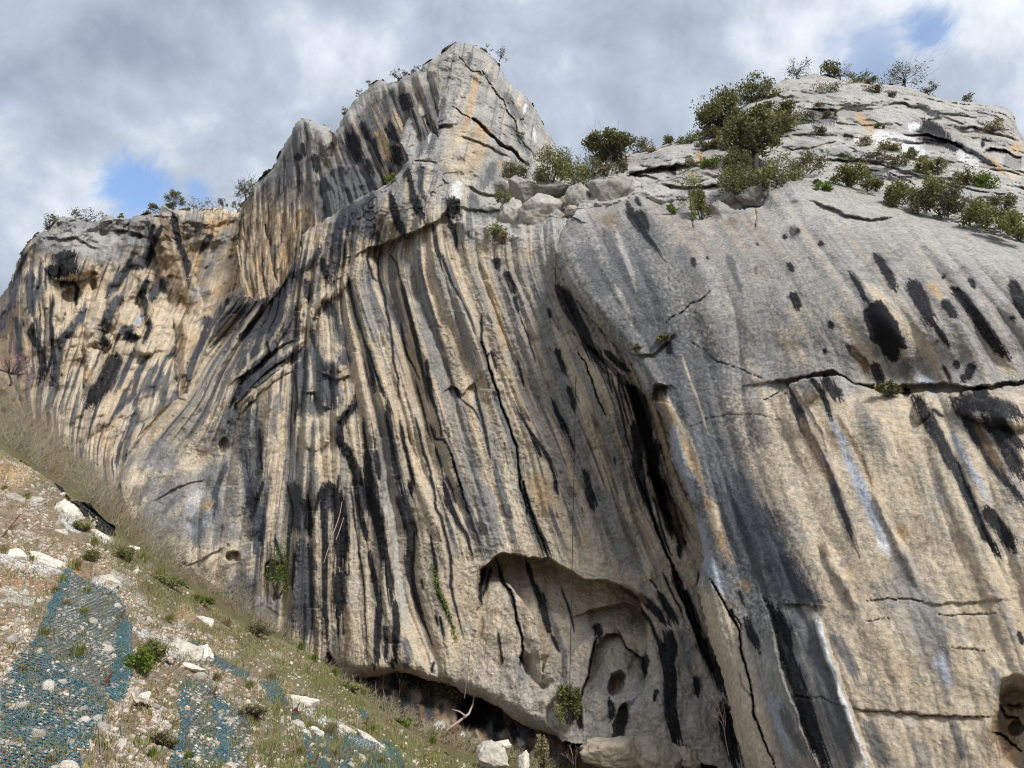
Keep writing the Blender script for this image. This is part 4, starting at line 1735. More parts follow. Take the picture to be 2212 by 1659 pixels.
TERR_MARKS = """
C step 1.6/70 780,800 860,775 930,765 1010,745 1120,735 1220,745
C step -1.2/60 560,835 620,822 760,812 860,830 950,852 1020,848 1100,815 1180,772 1280,765 1400,790
C step .9/40 1000,860 1150,880 1300,870 1400,880
C step -.9/50 860,900 1000,960 1150,950
C grv .8/12 840,810 960,830
C k 22 1050,760 1090,800
C k 18 780,790 850,800
C o 26 1190,780 1200,850
C o 22 1230,660 1250,720
C o 24 770,880 790,930
C bump 1.0/200/60/-10 1050,690
C grv .6/6 1550,335 1650,310 1750,280
D step 0.74/50 430,325 520,300 620,290 740,300
D step -0.56/60 720,330 800,315 900,300 980,268 1150,230
D step 0.93/60 780,372 900,378 1000,378 1200,350 1400,338 1700,400
D step -0.56/50 640,545 760,530 900,515 1050,530
D step 0.50/40 610,600 720,640 860,622 930,600 1060,582 1190,590
D bump .8/110/45/-8 1040,630
D step 0.43/30 860,665 950,620 1080,595 1180,600
D step 0.56/40 1000,700 1250,710 1420,735 1550,750 1700,760
D step 0.74/50 720,702 1000,702 1250,722 1500,802 1650,845 1900,905 2212,930
D step -0.62/60 830,790 1000,800 1150,800
D step 0.87/60 1400,530 1600,545 1750,580 1900,685
D step 0.87/60 1750,495 1900,492 2100,550 2212,590
D step 0.99/50 1940,660 2000,632 2080,640 2140,668 2212,690
D step 0.56/40 1500,440 1700,430 1850,480
D step 0.43/40 1150,440 1300,470 1450,480
D step 0.62/50 1880,400 2000,410 2100,450
D step 0.50/40 1650,330 1800,370 1960,400
D bump 1.2/170/70/10 2050,440
D bump 1.2/200/80/25 1500,830
D bump .9/180/60/15 1960,960
D grv .6/6 1350,800 1500,870
D k 30 1480,470 1580,530 1620,580
D k 34 1560,450 1680,540 1740,580
D k 30 1520,570 1680,590 1800,640 1890,685
D k 16 1750,590 1880,660
D w 50 1220,545 1330,580 1450,600 1570,680
D w 40 1440,600 1540,680
D w 24 1460,500 1540,480
D ws 34 1780,650 1920,750
D w 16 1120,560 1150,590
D o 28 1120,400 1190,470 1240,540
D o 24 1960,680 2010,720 2090,800
D c 24 2100,780 2180,830
D k 16 1850,640 1960,710 2030,750
D k 10 1960,640 2120,660
D k 14 1040,545 1110,560
D o 40 2120,620 2200,650
D k 16 1930,600 1960,612
D s 60 820,420 1000,420
D s 50 1200,770 1280,840
D g 40 2080,700 2200,740
D m 24 1010,690 1100,690
D m 18 1300,640 1420,650
D m 20 700,480 820,440
D m 16 1200,260 1280,265
D m 18 920,250 980,235
D m 22 1050,150 1200,190
"""
terrM = Mass(terr_outline, terr_depth, None, terr_relief, terr_paint, TERR_MARKS,
             round_edges=[(pl("640,715 740,676 900,640 1100,580 1390,555", 'C'), 36, 4.0), (pl("1500,400 1550,320 1650,270 1750,200 1800,170 1990,140 2130,172", 'C'), 40, 5.0),
                          (pl("1060,182 1190,165 1290,212 1470,230 1650,300 1850,322 2070,350 2130,390 2162,470 2212,552", 'D'), 36, 5.0)])

# ------------------------------------------------------------------ shaded rock at the back of the undercut
rec_outline = pl("600,1330 760,1380 1000,1440 1300,1540 1500,1600 1800,1640 1800,1760 1500,1760 1300,1740 1000,1720 850,1640 700,1500")
rec_depth = deps("640,1380,58.5 760,1440,56.5 900,1500,54.5 1100,1540,52.6 1300,1600,49.5 1100,1620,50 1300,1660,47.5 900,1560,51.5 700,1450,57 1000,1700,49 1600,1650,48 1500,1720,47 1700,1700,46")


def rec_relief(P, u, y, x):
    return .9 * fbm3(P, 3., 4) - .7 * np.maximum(fbm3(P, 1.5, 4, .5, True), -.2) + .5 * fbm2(x / 25., y / 120., 3)


def rec_paint(P, u, y, x):
    n = len(x)
    f1 = fbm3(P, .8, 4, .6)
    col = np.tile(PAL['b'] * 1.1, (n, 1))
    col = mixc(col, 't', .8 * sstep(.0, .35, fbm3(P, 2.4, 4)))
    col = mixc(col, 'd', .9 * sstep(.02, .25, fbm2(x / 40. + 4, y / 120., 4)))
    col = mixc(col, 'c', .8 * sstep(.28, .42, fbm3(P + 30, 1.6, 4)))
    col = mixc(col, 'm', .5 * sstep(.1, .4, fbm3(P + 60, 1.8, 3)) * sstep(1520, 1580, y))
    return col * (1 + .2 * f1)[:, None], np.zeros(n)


REC_MARKS = """
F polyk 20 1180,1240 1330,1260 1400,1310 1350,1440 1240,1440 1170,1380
F k 40 1400,1330 1440,1450
F k 26 1500,1400 1520,1500
F w 26 1070,1390 1090,1440
F c 34 930,1180 950,1290
F c 30 800,1220 830,1290
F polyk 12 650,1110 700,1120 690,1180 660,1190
F w 16 1550,1490 1560,1560
F w 12 1215,1450 1220,1480
F b 30 1600,1480 1640,1560
F s 40 1500,1560 1540,1640
F s 40 1700,1540 1740,1640
F hole 2.0 110/80/0 1290,1350
"""
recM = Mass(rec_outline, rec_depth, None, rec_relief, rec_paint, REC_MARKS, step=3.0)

# ------------------------------------------------------------------ hillside: netted slope in front, brushy bank behind its crest
slope_outline = pl("-700,500 -300,770 -120,890 0,968 60,1000 130,1050 200,1100 250,1145 300,1190 350,1235 400,1262 450,1300 500,1330 560,1362 620,1385 680,1413 720,1447 780,1497 840,1542 900,1585 960,1624 1010,1648 1060,1664 1120,1694 1250,1760 1500,1900 "
                   "1700,2150 -1200,2150 -1200,900")
slope_depth = deps("0,1659,17 0,1400,23 0,1200,30 0,980,40.5 300,1659,19 300,1400,27 300,1210,37 200,1100,40 600,1659,22.5 600,1500,31 600,1395,41 850,1659,29 850,1535,41 1060,1655,42.5 450,1300,40 "
                   "-600,1659,17 -600,1200,28 -600,700,45 0,1850,11.5 600,1850,12.5 1100,1850,14 1400,1900,13 1250,1760,22 0,2150,6.5 1000,2150,7 -800,2150,6.5 1700,2150,7.5 -1200,1400,24 -1200,900,40")


def slope_relief(P, u, y, x):
    d = .55 * fbm3(P, 5., 4) + .35 * fbm3(P, 1.4, 4) + .16 * fbm3(P, .45, 3)
    return d


def slope_green(x, y):
    crest = np.interp(x, [-300, 0, 130, 250, 350, 450, 560, 680, 780, 900, 1060], [770, 968, 1050, 1145, 1235, 1300, 1362, 1413, 1497, 1585, 1664])
    g = sstep(150, 10, y - crest) * sstep(150, 300, x) + .35 * sstep(80, 0, y - crest)
    g = np.maximum(g, .8 * sstep(480, 640, x) * sstep(1430, 1520, y + .1 * (x - 600)))
    return np.clip(g, 0, 1)


def slope_paint(P, u, y, x):
    n = len(x)
    f1 = fbm3(P, .5, 4, .6)
    f3 = fbm3(P, 2.5, 4, .55)
    col = np.tile(np.array((.25, .185, .12)), (n, 1))
    a = (.75 * sstep(-.05, .3, f3 + .3 * f1) * sstep(1700, 1400, y + .4 * x))[:, None]
    col = col * (1 - a) + np.array((.40, .235, .13)) * a
    pale = np.array((.55, .50, .44))
    a = (.8 * sstep(.05, .32, fbm3(P + 20, 1.8, 5, .6) + .3 * f1))[:, None]
    col = col * (1 - a) + pale * a
    br = np.array((.19, .145, .09))
    a = (.75 * sstep(1430, 1560, y + 40 * f3) * sstep(120, 300, x) * sstep(.45, -.1, f3))[:, None]
    col = col * (1 - a) + br * a
    g = slope_green(x, y)
    gr = np.array((.125, .14, .05))
    a = (.8 * np.clip(g * sstep(-.5, .2, f3 + .3 * f1) + .35 * sstep(.15, .4, fbm3(P + 70, 2., 3)), 0, 1))[:, None]
    col = col * (1 - a) + gr * a
    return col * (1 + .25 * f1)[:, None], np.zeros(n)


SLOPE_MARKS = """
E polyw 14 300,350 350,340 400,470 390,500 330,470 290,420
E polyw 16 430,500 550,510 560,560 480,540
E polyw 20 460,720 590,720 600,770 540,800 470,760
E polyw 20 0,570 90,590 200,640 310,690 280,700 120,680 0,640
E polyw 18 150,340 210,340 210,370 150,370
E polyw 20 800,1080 920,1050 1000,1070 1020,1140 930,1120 820,1130
E polyw 18 640,960 760,980 900,1020 860,1050 700,1010
F polyw 16 200,1240 300,1270 450,1370 620,1450 840,1580 800,1600 600,1530 420,1430 300,1350 220,1330
E polyw 18 1420,1310 1530,1330 1560,1400 1480,1380
E polyw 18 1440,1430 1490,1460 1500,1520 1450,1500
E polyk 8 270,250 320,300 350,350 400,370 440,360 480,400 520,440 560,470 570,510 500,500 440,430 380,390 320,320
E o 60 60,180 110,250
E o 50 500,630 540,680
E o 46 880,860 960,930
E o 40 1050,1030 1160,1080
E o 50 60,950 140,990
E b 70 760,1400 860,1480
E b 50 1150,1480 1240,1560
E hole .5 60/40/0 690,1370
E bump .5/60/45/0 530,755
E bump .5/110/40/12 920,1100
E bump .4/80/50/30 340,420
E step .6/40 800,1130 900,1150 1000,1160
E step .5/30 270,260 400,380 500,440 580,500
E bump .5/60/40/10 1480,1360
"""
slopeM = Mass(slope_outline, slope_depth, None, slope_relief, slope_paint, SLOPE_MARKS,
              round_edges=[(pl("-300,770 0,968 130,1050 250,1145 350,1235 450,1300 560,1362 680,1413 780,1497 900,1585 1060,1664 1250,1760 1500,1900"), 22, 1.6)], ragged=3.0, step=3.4)

bank_outline = pl("-500,560 -300,650 -100,770 0,850 60,890 120,940 200,1010 250,1065 290,1115 330,1160 370,1195 400,1222 440,1245 480,1270 540,1315 600,1360 660,1400 715,1455 780,1500 850,1562 950,1586 1050,1608 1250,1656 1400,1690 1500,1720 "
                  "1400,1820 1150,1740 1000,1660 850,1560 700,1470 560,1400 420,1320 300,1240 180,1150 60,1060 -100,980 -400,850")
bank_depth = deps("-300,650,70 0,850,68 -300,800,52 0,960,44 250,1065,60 120,940,66 130,1060,44 300,1130,60 270,1190,43.5 420,1225,58.5 400,1290,45 600,1365,55.5 560,1395,45.5 780,1485,52.5 780,1520,45 1050,1595,48.5 1000,1650,44 1400,1690,46 1300,1760,42")


def bank_relief(P, u, y, x):
    return .5 * fbm3(P, 3., 4) + .15 * fbm3(P, .7, 3)


def bank_paint(P, u, y, x):
    n = len(x)
    f1 = fbm3(P, .6, 4, .6)
    col = np.tile(np.array((.15, .115, .07)), (n, 1))
    a = (.75 * sstep(-.25, .25, fbm3(P, 2., 4)))[:, None]
    col = col * (1 - a) + np.array((.125, .135, .05)) * a
    return col * (1 + .25 * f1)[:, None], np.zeros(n)


bankM = Mass(bank_outline, bank_depth, None, bank_relief, bank_paint, '', step=5)

mainM.build("cliff_face", M_ROCK, "tall overhanging limestone cliff face streaked black grey and tan, rising to a pointed grey summit")
wingM.build("cliff_overhang", M_ROCK, "dark overhanging rock wing behind the pointed summit, brown lower edge")
leftM.build("cliff_wall", M_ROCK, "distant ochre cliff wall with slanting black streaks above the brushy bank")
bankM.behind = slopeM
buttM.build("rock_buttress", M_ROCK, "smooth grey bulging rock buttress with black oval stains and a tan wall below")
terrM.build("rock_terraces", M_ROCK, "stepped pale grey rock terraces with trees above the bulging buttress")
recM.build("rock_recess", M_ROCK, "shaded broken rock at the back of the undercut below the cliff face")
slopeM.build("hillside", M_SOIL, "stony netted hillside with pale rubble and thin grass below the cliff", back=3, drop=1.2)
bankM.build("bank", M_SOIL, "brushy earth bank between the hillside crest and the cliff foot", back=2, drop=.5)

# ground far around, so the place goes on past the frame
gs = 2500.0
g = mesh_np("ground", [(-gs, -gs, 0), (gs, -gs, 0), (gs, gs, 0), (-gs, gs, 0)], np.array([[0, 1, 2, 3]]), plain_material("pale gravel flat", (.30, .28, .24), .95, .3, 0, .2))
tag(g, "flat pale gravel ground around the foot of the hill", None, None, 'structure')
#%%VEG%%

# ------------------------------------------------------------------ rocks
def icosphere(sub):
    t = (1 + 5 ** .5) / 2
    v = [(-1, t, 0), (1, t, 0), (-1, -t, 0), (1, -t, 0), (0, -1, t), (0, 1, t), (0, -1, -t), (0, 1, -t), (t, 0, -1), (t, 0, 1), (-t, 0, -1), (-t, 0, 1)]
    f = [(0, 11, 5), (0, 5, 1), (0, 1, 7), (0, 7, 10), (0, 10, 11), (1, 5, 9), (5, 11, 4), (11, 10, 2), (10, 7, 6), (7, 1, 8), (3, 9, 4), (3, 4, 2), (3, 2, 6), (3, 6, 8), (3, 8, 9),
         (4, 9, 5), (2, 4, 11), (6, 2, 10), (8, 6, 7), (9, 8, 1)]
    v = [np.array(p) / np.linalg.norm(p) for p in v]
    for _ in range(sub):
        mid = {}
        nf = []

        def m(a, b):
            k = (min(a, b), max(a, b))
            if k not in mid:
                p = v[a] + v[b]
                v.append(p / np.linalg.norm(p))
                mid[k] = len(v) - 1
            return mid[k]
        for a, b, c in f:
            x, y, z = m(a, b), m(b, c), m(c, a)
            nf += [(a, x, z), (b, y, x), (c, z, y), (x, y, z)]
        f = nf
    return np.array(v), np.array(f, np.int32)


ICO = [icosphere(i) for i in range(5)]


def rock_shape(seed, sub=3, planes=14, rough=.05):
    r = np.random.default_rng(seed)
    v, f = ICO[sub]
    n = r.normal(size=(planes, 3))
    n /= np.linalg.norm(n, axis=1)[:, None]
    d = r.uniform(.62, 1.0, planes)
    dots = v @ n.T
    rad = np.min(np.where(dots > .05, d / np.maximum(dots, .05), 9), 1)
    rad = np.minimum(rad, 1.25)
    p = v * rad[:, None]
    if rough:
        p = p * (1 + rough * fbm3(p + seed, .35, 3)[:, None])
    return p, f


def boulder(name, label, cat, sheet, cx, cy, rx, ry, Y, seed, mat, group=None, deep=None, sub=4, tilt=0):
    c = Z(sheet, [(cx, cy)])[0]
    P = site(c[0], c[1], Y)
    m = Zs(sheet) / per_metre(P)
    p, f = rock_shape(seed, sub, 15, .17)
    p = p / np.abs(p).max(0)
    p[:, 0] *= rx * m * 1.25
    p[:, 2] *= ry * m * 1.3
    p[:, 1] *= (deep or (rx + ry) * .5 * m)
    if tilt:
        a = math.radians(tilt)
        x, z = p[:, 0].copy(), p[:, 2].copy()
        p[:, 0] = x * math.cos(a) - z * math.sin(a)
        p[:, 2] = x * math.sin(a) + z * math.cos(a)
    o = mesh_np(name, p + P, f, mat, smooth=False, loc=P)
    return tag(o, label, cat, group)


GB = "boulders jammed in the gully"
for k, (cx, cy, rx, ry, Y, lab) in enumerate([
        (95, 905, 105, 85, 53.0, "broad grey boulder highest in the gully beside the summit's foot"),
        (290, 890, 105, 60, 52.2, "pale lumpy boulder under the dense green bush in the gully"),
        (205, 1045, 125, 115, 51.3, "tan faced square boulder in the middle of the gully"),
        (45, 1075, 90, 90, 52.4, "rounded grey boulder resting against the summit's flank"),
        (470, 950, 85, 100, 50.4, "upright grey slab boulder on the gully's far side next to the terraces"),
        (665, 935, 130, 118, 49.6, "large smooth block of grey rock perched on the buttress edge"),
        (1605, 955, 108, 72, 44.6, "smooth oval boulder sitting on the buttress rim below the dark bush"),
        (440, 1045, 62, 38, 49.8, "small flat rock below the upright slab in the gully"),
        (515, 1028, 60, 38, 49.2, "small rough rock at the top corner of the buttress"),
        (1435, 965, 60, 55, 45.8, "angular pale rock beside the green shrub on the buttress rim"),
        (120, 1180, 70, 60, 51.6, "whitish weathered rock wedged low in the gully"),
        (300, 1080, 50, 70, 51.0, "narrow dark rock in the gully crack")]):
    boulder("boulder", lab, "boulder", 'C', cx, cy, rx, ry, Y + .6, 100 + k, M_BOULD, GB)

GR = "pale blocks at the cliff foot"
for k, (sh, cx, cy, rx, ry, Y, lab) in enumerate([
        ('G', 1060, 1590, 190, 85, 43.6, "long pale cream rock block at the foot below the hollow column"),
        ('G', 1290, 1600, 150, 95, 43.0, "rough cream rock block at the foot under the broad black streak"),
        ('G', 955, 1535, 80, 40, 44.6, "low whitish rock at the near end of the foot ledge"),
        ('F', 1395, 1610, 85, 80, 43.2, "white rugged rock standing alone behind the grassy crest"),
        ('F', 1450, 1525, 50, 22, 44.6, "small white rock lying above the upright white rock"),
        ('F', 1560, 1640, 34, 60, 43.4, "narrow white streaked rock at the picture's lower edge"),
        ('G', 1480, 1600, 60, 60, 43.2, "tan rock beside the black wet foot of the cleft")]):
    boulder("rock_block", lab, "rock", sh, cx, cy, rx, ry, Y, 140 + k, M_STONE if sh == 'F' else M_FOOT, GR)


# ------------------------------------------------------------------ plants
def tube_into(V, F, pts, rad, sides=5):
    pts = np.asarray(pts, float)
    n = len(pts)
    base = sum(len(a) for a in V)
    ring = []
    for i in range(n):
        t = pts[min(i + 1, n - 1)] - pts[max(i - 1, 0)]
        t = t / (np.linalg.norm(t) + 1e-9)
        a = np.cross(t, (0, 0, 1) if abs(t[2]) < .9 else (1, 0, 0))
        a /= np.linalg.norm(a) + 1e-9
        b = np.cross(t, a)
        th = np.arange(sides) * 2 * math.pi / sides
        ring.append(pts[i] + rad[i] * (np.cos(th)[:, None] * a + np.sin(th)[:, None] * b))
    V.append(np.concatenate(ring))
    i0 = np.arange(sides)
    i1 = (i0 + 1) % sides
    for i in range(n - 1):
        F.append(np.stack([base + i * sides + i0, base + i * sides + i1, base + (i + 1) * sides + i1, base + (i + 1) * sides + i0], 1))


def leaves(centers, size, r, flat=.0):
    """rhombic leaf clusters; returns V, F, tint"""
    n = len(centers)
    a = r.normal(size=(n, 3))
    a /= np.linalg.norm(a, axis=1)[:, None]
    b = r.normal(size=(n, 3))
    b -= (b * a).sum(1)[:, None] * a
    b /= np.linalg.norm(b, axis=1)[:, None]
    s = size * r.uniform(.6, 1.35, n)[:, None]
    V = np.stack([centers - a * s, centers - b * s * .55, centers + a * s, centers + b * s * .55], 1).reshape(-1, 3)
    F = np.arange(4 * n).reshape(n, 4)
    return V, F


def bez(a, b, r, wob=.12, n=5):
    a = np.asarray(a, float)
    b = np.asarray(b, float)
    L = np.linalg.norm(b - a)
    t = np.linspace(0, 1, n)[:, None]
    off = r.normal(size=3) * wob * L
    return a + (b - a) * t + off * (np.sin(math.pi * t)) * (1 - .3 * t)


def tree(name, label, cat, P, h, cw, ch, n_leaf, mat, seed, group=None, off=(0, 0), clumps=18, leaf=.135, stems=1, sparse=False, trunk_r=None, low=.3):
    """P base, h total height, cw/ch crown width and height, off crown shift in metres (x, y)"""
    r = np.random.default_rng(seed)
    e = empty(name, P, label, cat, group)
    P0 = np.zeros(3)
    V, F = [], []
    cc = np.array([off[0], off[1], h - ch * .5])
    C = []
    for i in range(clumps):
        d = r.normal(size=3)
        d /= np.linalg.norm(d)
        q = r.uniform(.35, 1.0) ** .6
        C.append(cc + d * q * np.array([cw * .5, cw * .42, ch * .5]) * .82)
    C = np.array(C)
    tr = trunk_r or h * .028
    for s in range(stems):
        fork = np.array([off[0] * .35 + r.normal() * .06 * h, off[1] * .35 + r.normal() * .05 * h, h * low * r.uniform(.8, 1.2)])
        root = P0 + (r.normal(size=3) * .05 * h * (stems > 1)) * (1, 1, 0) + np.array([0, 0, -.25])
        p = bez(root, fork, r, .10, 6)
        tube_into(V, F, p, np.linspace(tr * 1.25, tr * .8, 6), 6)
        for c in C[s::stems]:
            m = fork + (c - fork) * .5 + r.normal(size=3) * .06 * h
            q = np.concatenate([bez(fork, m, r, .10, 4), bez(m, c, r, .10, 4)[1:]])
            tube_into(V, F, q, np.linspace(tr * .55, tr * .10, len(q)), 4)
            for _ in range(3 if not sparse else 6):
                q2 = q[r.integers(3, len(q))]
                tip = c + r.normal(size=3) * cw * (.13 if not sparse else .17)
                tube_into(V, F, bez(q2, tip, r, .1, 3), [tr * .16, tr * .1, tr * .05], 3)
    o = mesh_np("trunk", np.concatenate(V), np.concatenate(F), M_BARK, e, True)
    per = r.uniform(.4, 1.6, clumps)
    per = (per / per.sum() * n_leaf).astype(int) + 1
    ctr, tint = [], []
    for c, k in zip(C, per):
        rr = np.array([cw, cw, ch]) * r.uniform(.09, .17)
        q = r.normal(size=(k, 3))
        q /= np.linalg.norm(q, axis=1)[:, None] + 1e-6
        q = c + q * (r.uniform(.15, 1.25, (k, 1)) ** .7) * rr
        ctr.append(q)
        tint.append(np.clip(r.uniform(.1, .7) + r.normal(size=k) * .2, 0, 1))
    ctr = np.concatenate(ctr)
    V2, F2 = leaves(ctr, leaf, r)
    t = np.repeat(np.concatenate(tint), 4)
    mesh_np("crown", V2, F2, mat, e, False, np.stack([t, t, t, np.ones_like(t)], 1))
    return e


def px_tree(name, label, cat, sheet, bx, by, h, cw, ch, n, mat, seed, group, mass=None, Y=None, **kw):
    c = Z(sheet, [(bx, by)])[0]
    P = mass.at(*c) if Y is None else site(c[0], c[1], Y)
    m = Zs(sheet) / per_metre(P)
    s = 1.26            # crowns are seen from below, so stand a little taller than they look
    if 'off' in kw:
        kw['off'] = (kw['off'][0] * m, kw['off'][1])
    return tree(name, label, cat, P, h * m * s, cw * m * 1.35, ch * m * s * 1.2, n, mat, seed, group, **kw)


GT = "trees on the rock terraces"
px_tree("oak_tree", "large dark evergreen oak with forked leaning trunk in the middle of the terrace ledge", "tree", 'D', 468, 795, 445, 330, 300, 7000, M_OAK, 11, GT, terrM, clumps=34, stems=2, low=.36, off=(15, 0))
px_tree("oak_tree", "dense dark oak clump at the skyline edge left of the forked oak", "tree", 'D', 265, 560, 300, 300, 290, 7000, M_OAK, 12, GT, terrM, clumps=34, low=.2, stems=3)
px_tree("oak_tree", "dark oak crown climbing the skyline slope above the dense clump", "tree", 'D', 450, 335, 150, 300, 150, 3600, M_OAK, 13, GT, terrM, clumps=26, low=.15, stems=3, off=(30, 0))
px_tree("oak_tree", "smaller oak with thin dark trunk right of the forked oak", "tree", 'D', 650, 545, 225, 230, 180, 3400, M_OAK, 14, GT, terrM, clumps=24, low=.3, off=(-10, 0))
px_tree("oak_tree", "wide round topped dark oak on bare stems at the low end of the skyline", "tree", 'C', 650, 775, 250, 300, 150, 4500, M_OAK, 15, GT, terrM, clumps=30, stems=3, low=.35, off=(20, 0))
px_tree("oak_tree", "pale leaved loose oak at the outer skyline edge of the dense clump", "tree", 'D', 165, 520, 170, 110, 140, 600, M_OLIVE, 16, GT, terrM, clumps=12, low=.2)
px_tree("small_tree", "little leaning tree with crooked bare trunk on the right terraces", "tree", 'D', 1665, 835, 190, 150, 130, 420, M_BUSH, 17, GT, terrM, clumps=12, low=.55, off=(10, 0), sparse=True, leaf=.09)
px_tree("small_tree", "yellow green bushy little tree beside the crooked trunk", "tree", 'D', 1585, 810, 150, 110, 140, 700, M_BUSH, 18, GT, terrM, clumps=12, low=.2)
GS = "sparse trees on the summit skyline"
px_tree("sparse_tree", "thin branched tree standing first on the right hand summit", "tree", 'D', 735, 175, 125, 170, 100, 420, M_OLIVE, 21, GS, terrM, clumps=16, low=.3, sparse=True, off=(35, 0), leaf=.09)
px_tree("sparse_tree", "denser bushy tree second on the right hand summit", "tree", 'D', 960, 172, 105, 130, 95, 900, M_OAK, 22, GS, terrM, clumps=16, low=.2, sparse=True)
px_tree("sparse_tree", "bare twiggy tree leaning away beside the denser summit tree", "tree", 'D', 1020, 180, 120, 120, 100, 160, M_OLIVE, 23, GS, terrM, clumps=14, low=.25, sparse=True, off=(25, 0), leaf=.08)
px_tree("sparse_tree", "wide spreading loose tree on the falling summit skyline", "tree", 'D', 1430, 225, 110, 260, 90, 800, M_OLIVE, 24, GS, terrM, clumps=22, low=.2, sparse=True, stems=3, off=(15, 0), leaf=.1)
px_tree("sparse_tree", "small twiggy tree trailing off the end of the spreading loose tree", "tree", 'D', 1590, 275, 75, 120, 60, 350, M_OLIVE, 25, GS, terrM, clumps=12, low=.2, sparse=True, leaf=.1)
GL = "small trees along the far wall's top"
px_tree("sparse_tree", "tallest open branched tree at the corner of the far wall's top", "tree", 'A', 1575, 155, 165, 140, 130, 420, M_OAK, 31, GL, leftM, Y=73.5, clumps=16, low=.3, sparse=True, leaf=.12)
px_tree("sparse_tree", "round dark bushy tree on the far wall's knob", "tree", 'A', 1125, 195, 105, 110, 95, 900, M_OAK, 32, GL, leftM, Y=81, clumps=16, low=.15, leaf=.12)
px_tree("sparse_tree", "loose dark tree at the outer end of the far wall's top", "tree", 'A', 310, 345, 115, 110, 90, 420, M_OAK, 33, GL, leftM, Y=84, clumps=14, low=.2, sparse=True, leaf=.12)
px_tree("sparse_tree", "low dark bush tree just before the far wall's knob", "tree", 'A', 975, 250, 70, 110, 62, 600, M_OAK, 34, GL, leftM, Y=84, clumps=12, low=.1, leaf=.12)
px_tree("sparse_tree", "small thin tree between the knob and the corner tree", "tree", 'A', 1435, 200, 75, 80, 55, 200, M_OAK, 35, GL, leftM, Y=79, clumps=9, low=.25, sparse=True, leaf=.1)
px_tree("sparse_tree", "low thicket tree behind the notched far wall's top", "tree", 'A', 560, 285, 70, 190, 60, 500, M_OAK, 36, GL, leftM, Y=84, clumps=16, low=.15, sparse=True, stems=3, leaf=.11)
px_tree("sparse_tree", "little dark tuft tree above the notch in the far wall", "tree", 'A', 780, 262, 42, 50, 36, 180, M_OAK, 37, GL, leftM, Y=84, clumps=7, low=.15, leaf=.11)
px_tree("sparse_tree", "pale wispy tree clinging below the corner tree", "tree", 'A', 1540, 215, 75, 70, 70, 260, M_BUSH, 38, GL, leftM, Y=73, clumps=9, low=.15, leaf=.1)
GP = "twiggy bushes on the pointed summit's ridge"
px_tree("sparse_tree", "twiggy bush standing tall on the ridge left of the summit", "bush", 'B', 945, 358, 100, 95, 85, 260, M_OLIVE, 41, GP, Y=60.5, clumps=14, low=.15, sparse=True, stems=3, leaf=.09)
px_tree("sparse_tree", "bare bush leaning out from the summit's falling edge", "bush", 'B', 1590, 225, 70, 90, 60, 110, M_OLIVE, 42, GP, Y=60.8, clumps=12, low=.2, sparse=True, off=(18, 0), leaf=.08)
px_tree("sparse_tree", "small green bush just below the summit top", "bush", 'B', 1510, 175, 42, 75, 38, 260, M_BUSH, 43, GP, Y=60.4, clumps=9, low=.1, leaf=.09)
px_tree("sparse_tree", "thin bush halfway down the summit's left ridge", "bush", 'B', 680, 470, 60, 60, 52, 140, M_OLIVE, 44, GP, Y=65, clumps=9, low=.1, sparse=True, leaf=.08)
px_tree("sparse_tree", "dark hanging bush lowest on the summit's left ridge", "bush", 'B', 598, 590, 70, 60, 65, 260, M_OAK, 45, GP, Y=66.5, clumps=9, low=.1, sparse=True, leaf=.09)
px_tree("sparse_tree", "little twig bush on the notch near the top of the left ridge", "bush", 'B', 745, 392, 40, 40, 36, 60, M_OLIVE, 46, GP, Y=64, clumps=7, low=.1, sparse=True, leaf=.08)
px_tree("sparse_tree", "grey green shrub bush under the summit's left shoulder", "bush", 'B', 1075, 325, 50, 100, 45, 420, M_OLIVE, 47, GP, mainM, clumps=10, low=.1, leaf=.09)


def shrub(name, label, P, w, h, n, mat, seed, group=None, leaf=.09, twigs=10, cat="shrub"):
    r = np.random.default_rng(seed)
    e = empty(name, P, label, cat, group)
    k = max(5, int(8 + w * 3))
    C = np.stack([r.uniform(-.42, .42, k) * w, r.uniform(-.35, .35, k) * w * .8, r.uniform(.2, .85, k) * h], 1)
    C[:, 2] *= 1 - .5 * (np.abs(C[:, 0]) / (w * .5)) ** 2
    V, F = [], []
    for i in range(max(k, twigs)):
        c = C[i % k] + r.normal(size=3) * .12 * h
        tube_into(V, F, bez((C[i % k][0] * .3, C[i % k][1] * .3, -.15), c + np.array([0, 0, .12 * h]), r, .1, 4), np.linspace(.012 + h * .010, .005, 4), 3)
    mesh_np("stem", np.concatenate(V), np.concatenate(F), M_BARK, e)
    i = r.integers(0, k, n)
    q = r.normal(size=(n, 3))
    q /= np.linalg.norm(q, axis=1)[:, None]
    ctr = C[i] + q * (r.uniform(.1, 1.15, (n, 1)) ** .7) * np.array([w * .2, w * .2, h * .26])
    V2, F2 = leaves(ctr, leaf, r)
    base = r.uniform(.1, .65, k)
    t = np.repeat(np.clip(base[i] + r.normal(size=n) * .2, 0, 1), 4)
    mesh_np("foliage", V2, F2, mat, e, False, np.stack([t, t, t, np.ones_like(t)], 1))
    return e


def px_shrub(sheet, bx, by, w, h, n, mat, seed, label, mass=None, Y=None, group="shrubs on the rock ledges", leaf=.09, name="shrub"):
    c = Z(sheet, [(bx, by)])[0]
    P = mass.at(*c) if Y is None else site(c[0], c[1], Y)
    if Y is None:
        P = P - (P - CAM) / np.linalg.norm(P - CAM) * .25
    m = Zs(sheet) / per_metre(P)
    return shrub(name, label, P, w * m * 1.2, h * m * 1.45, int(n * 1.5), mat, seed, group, leaf)


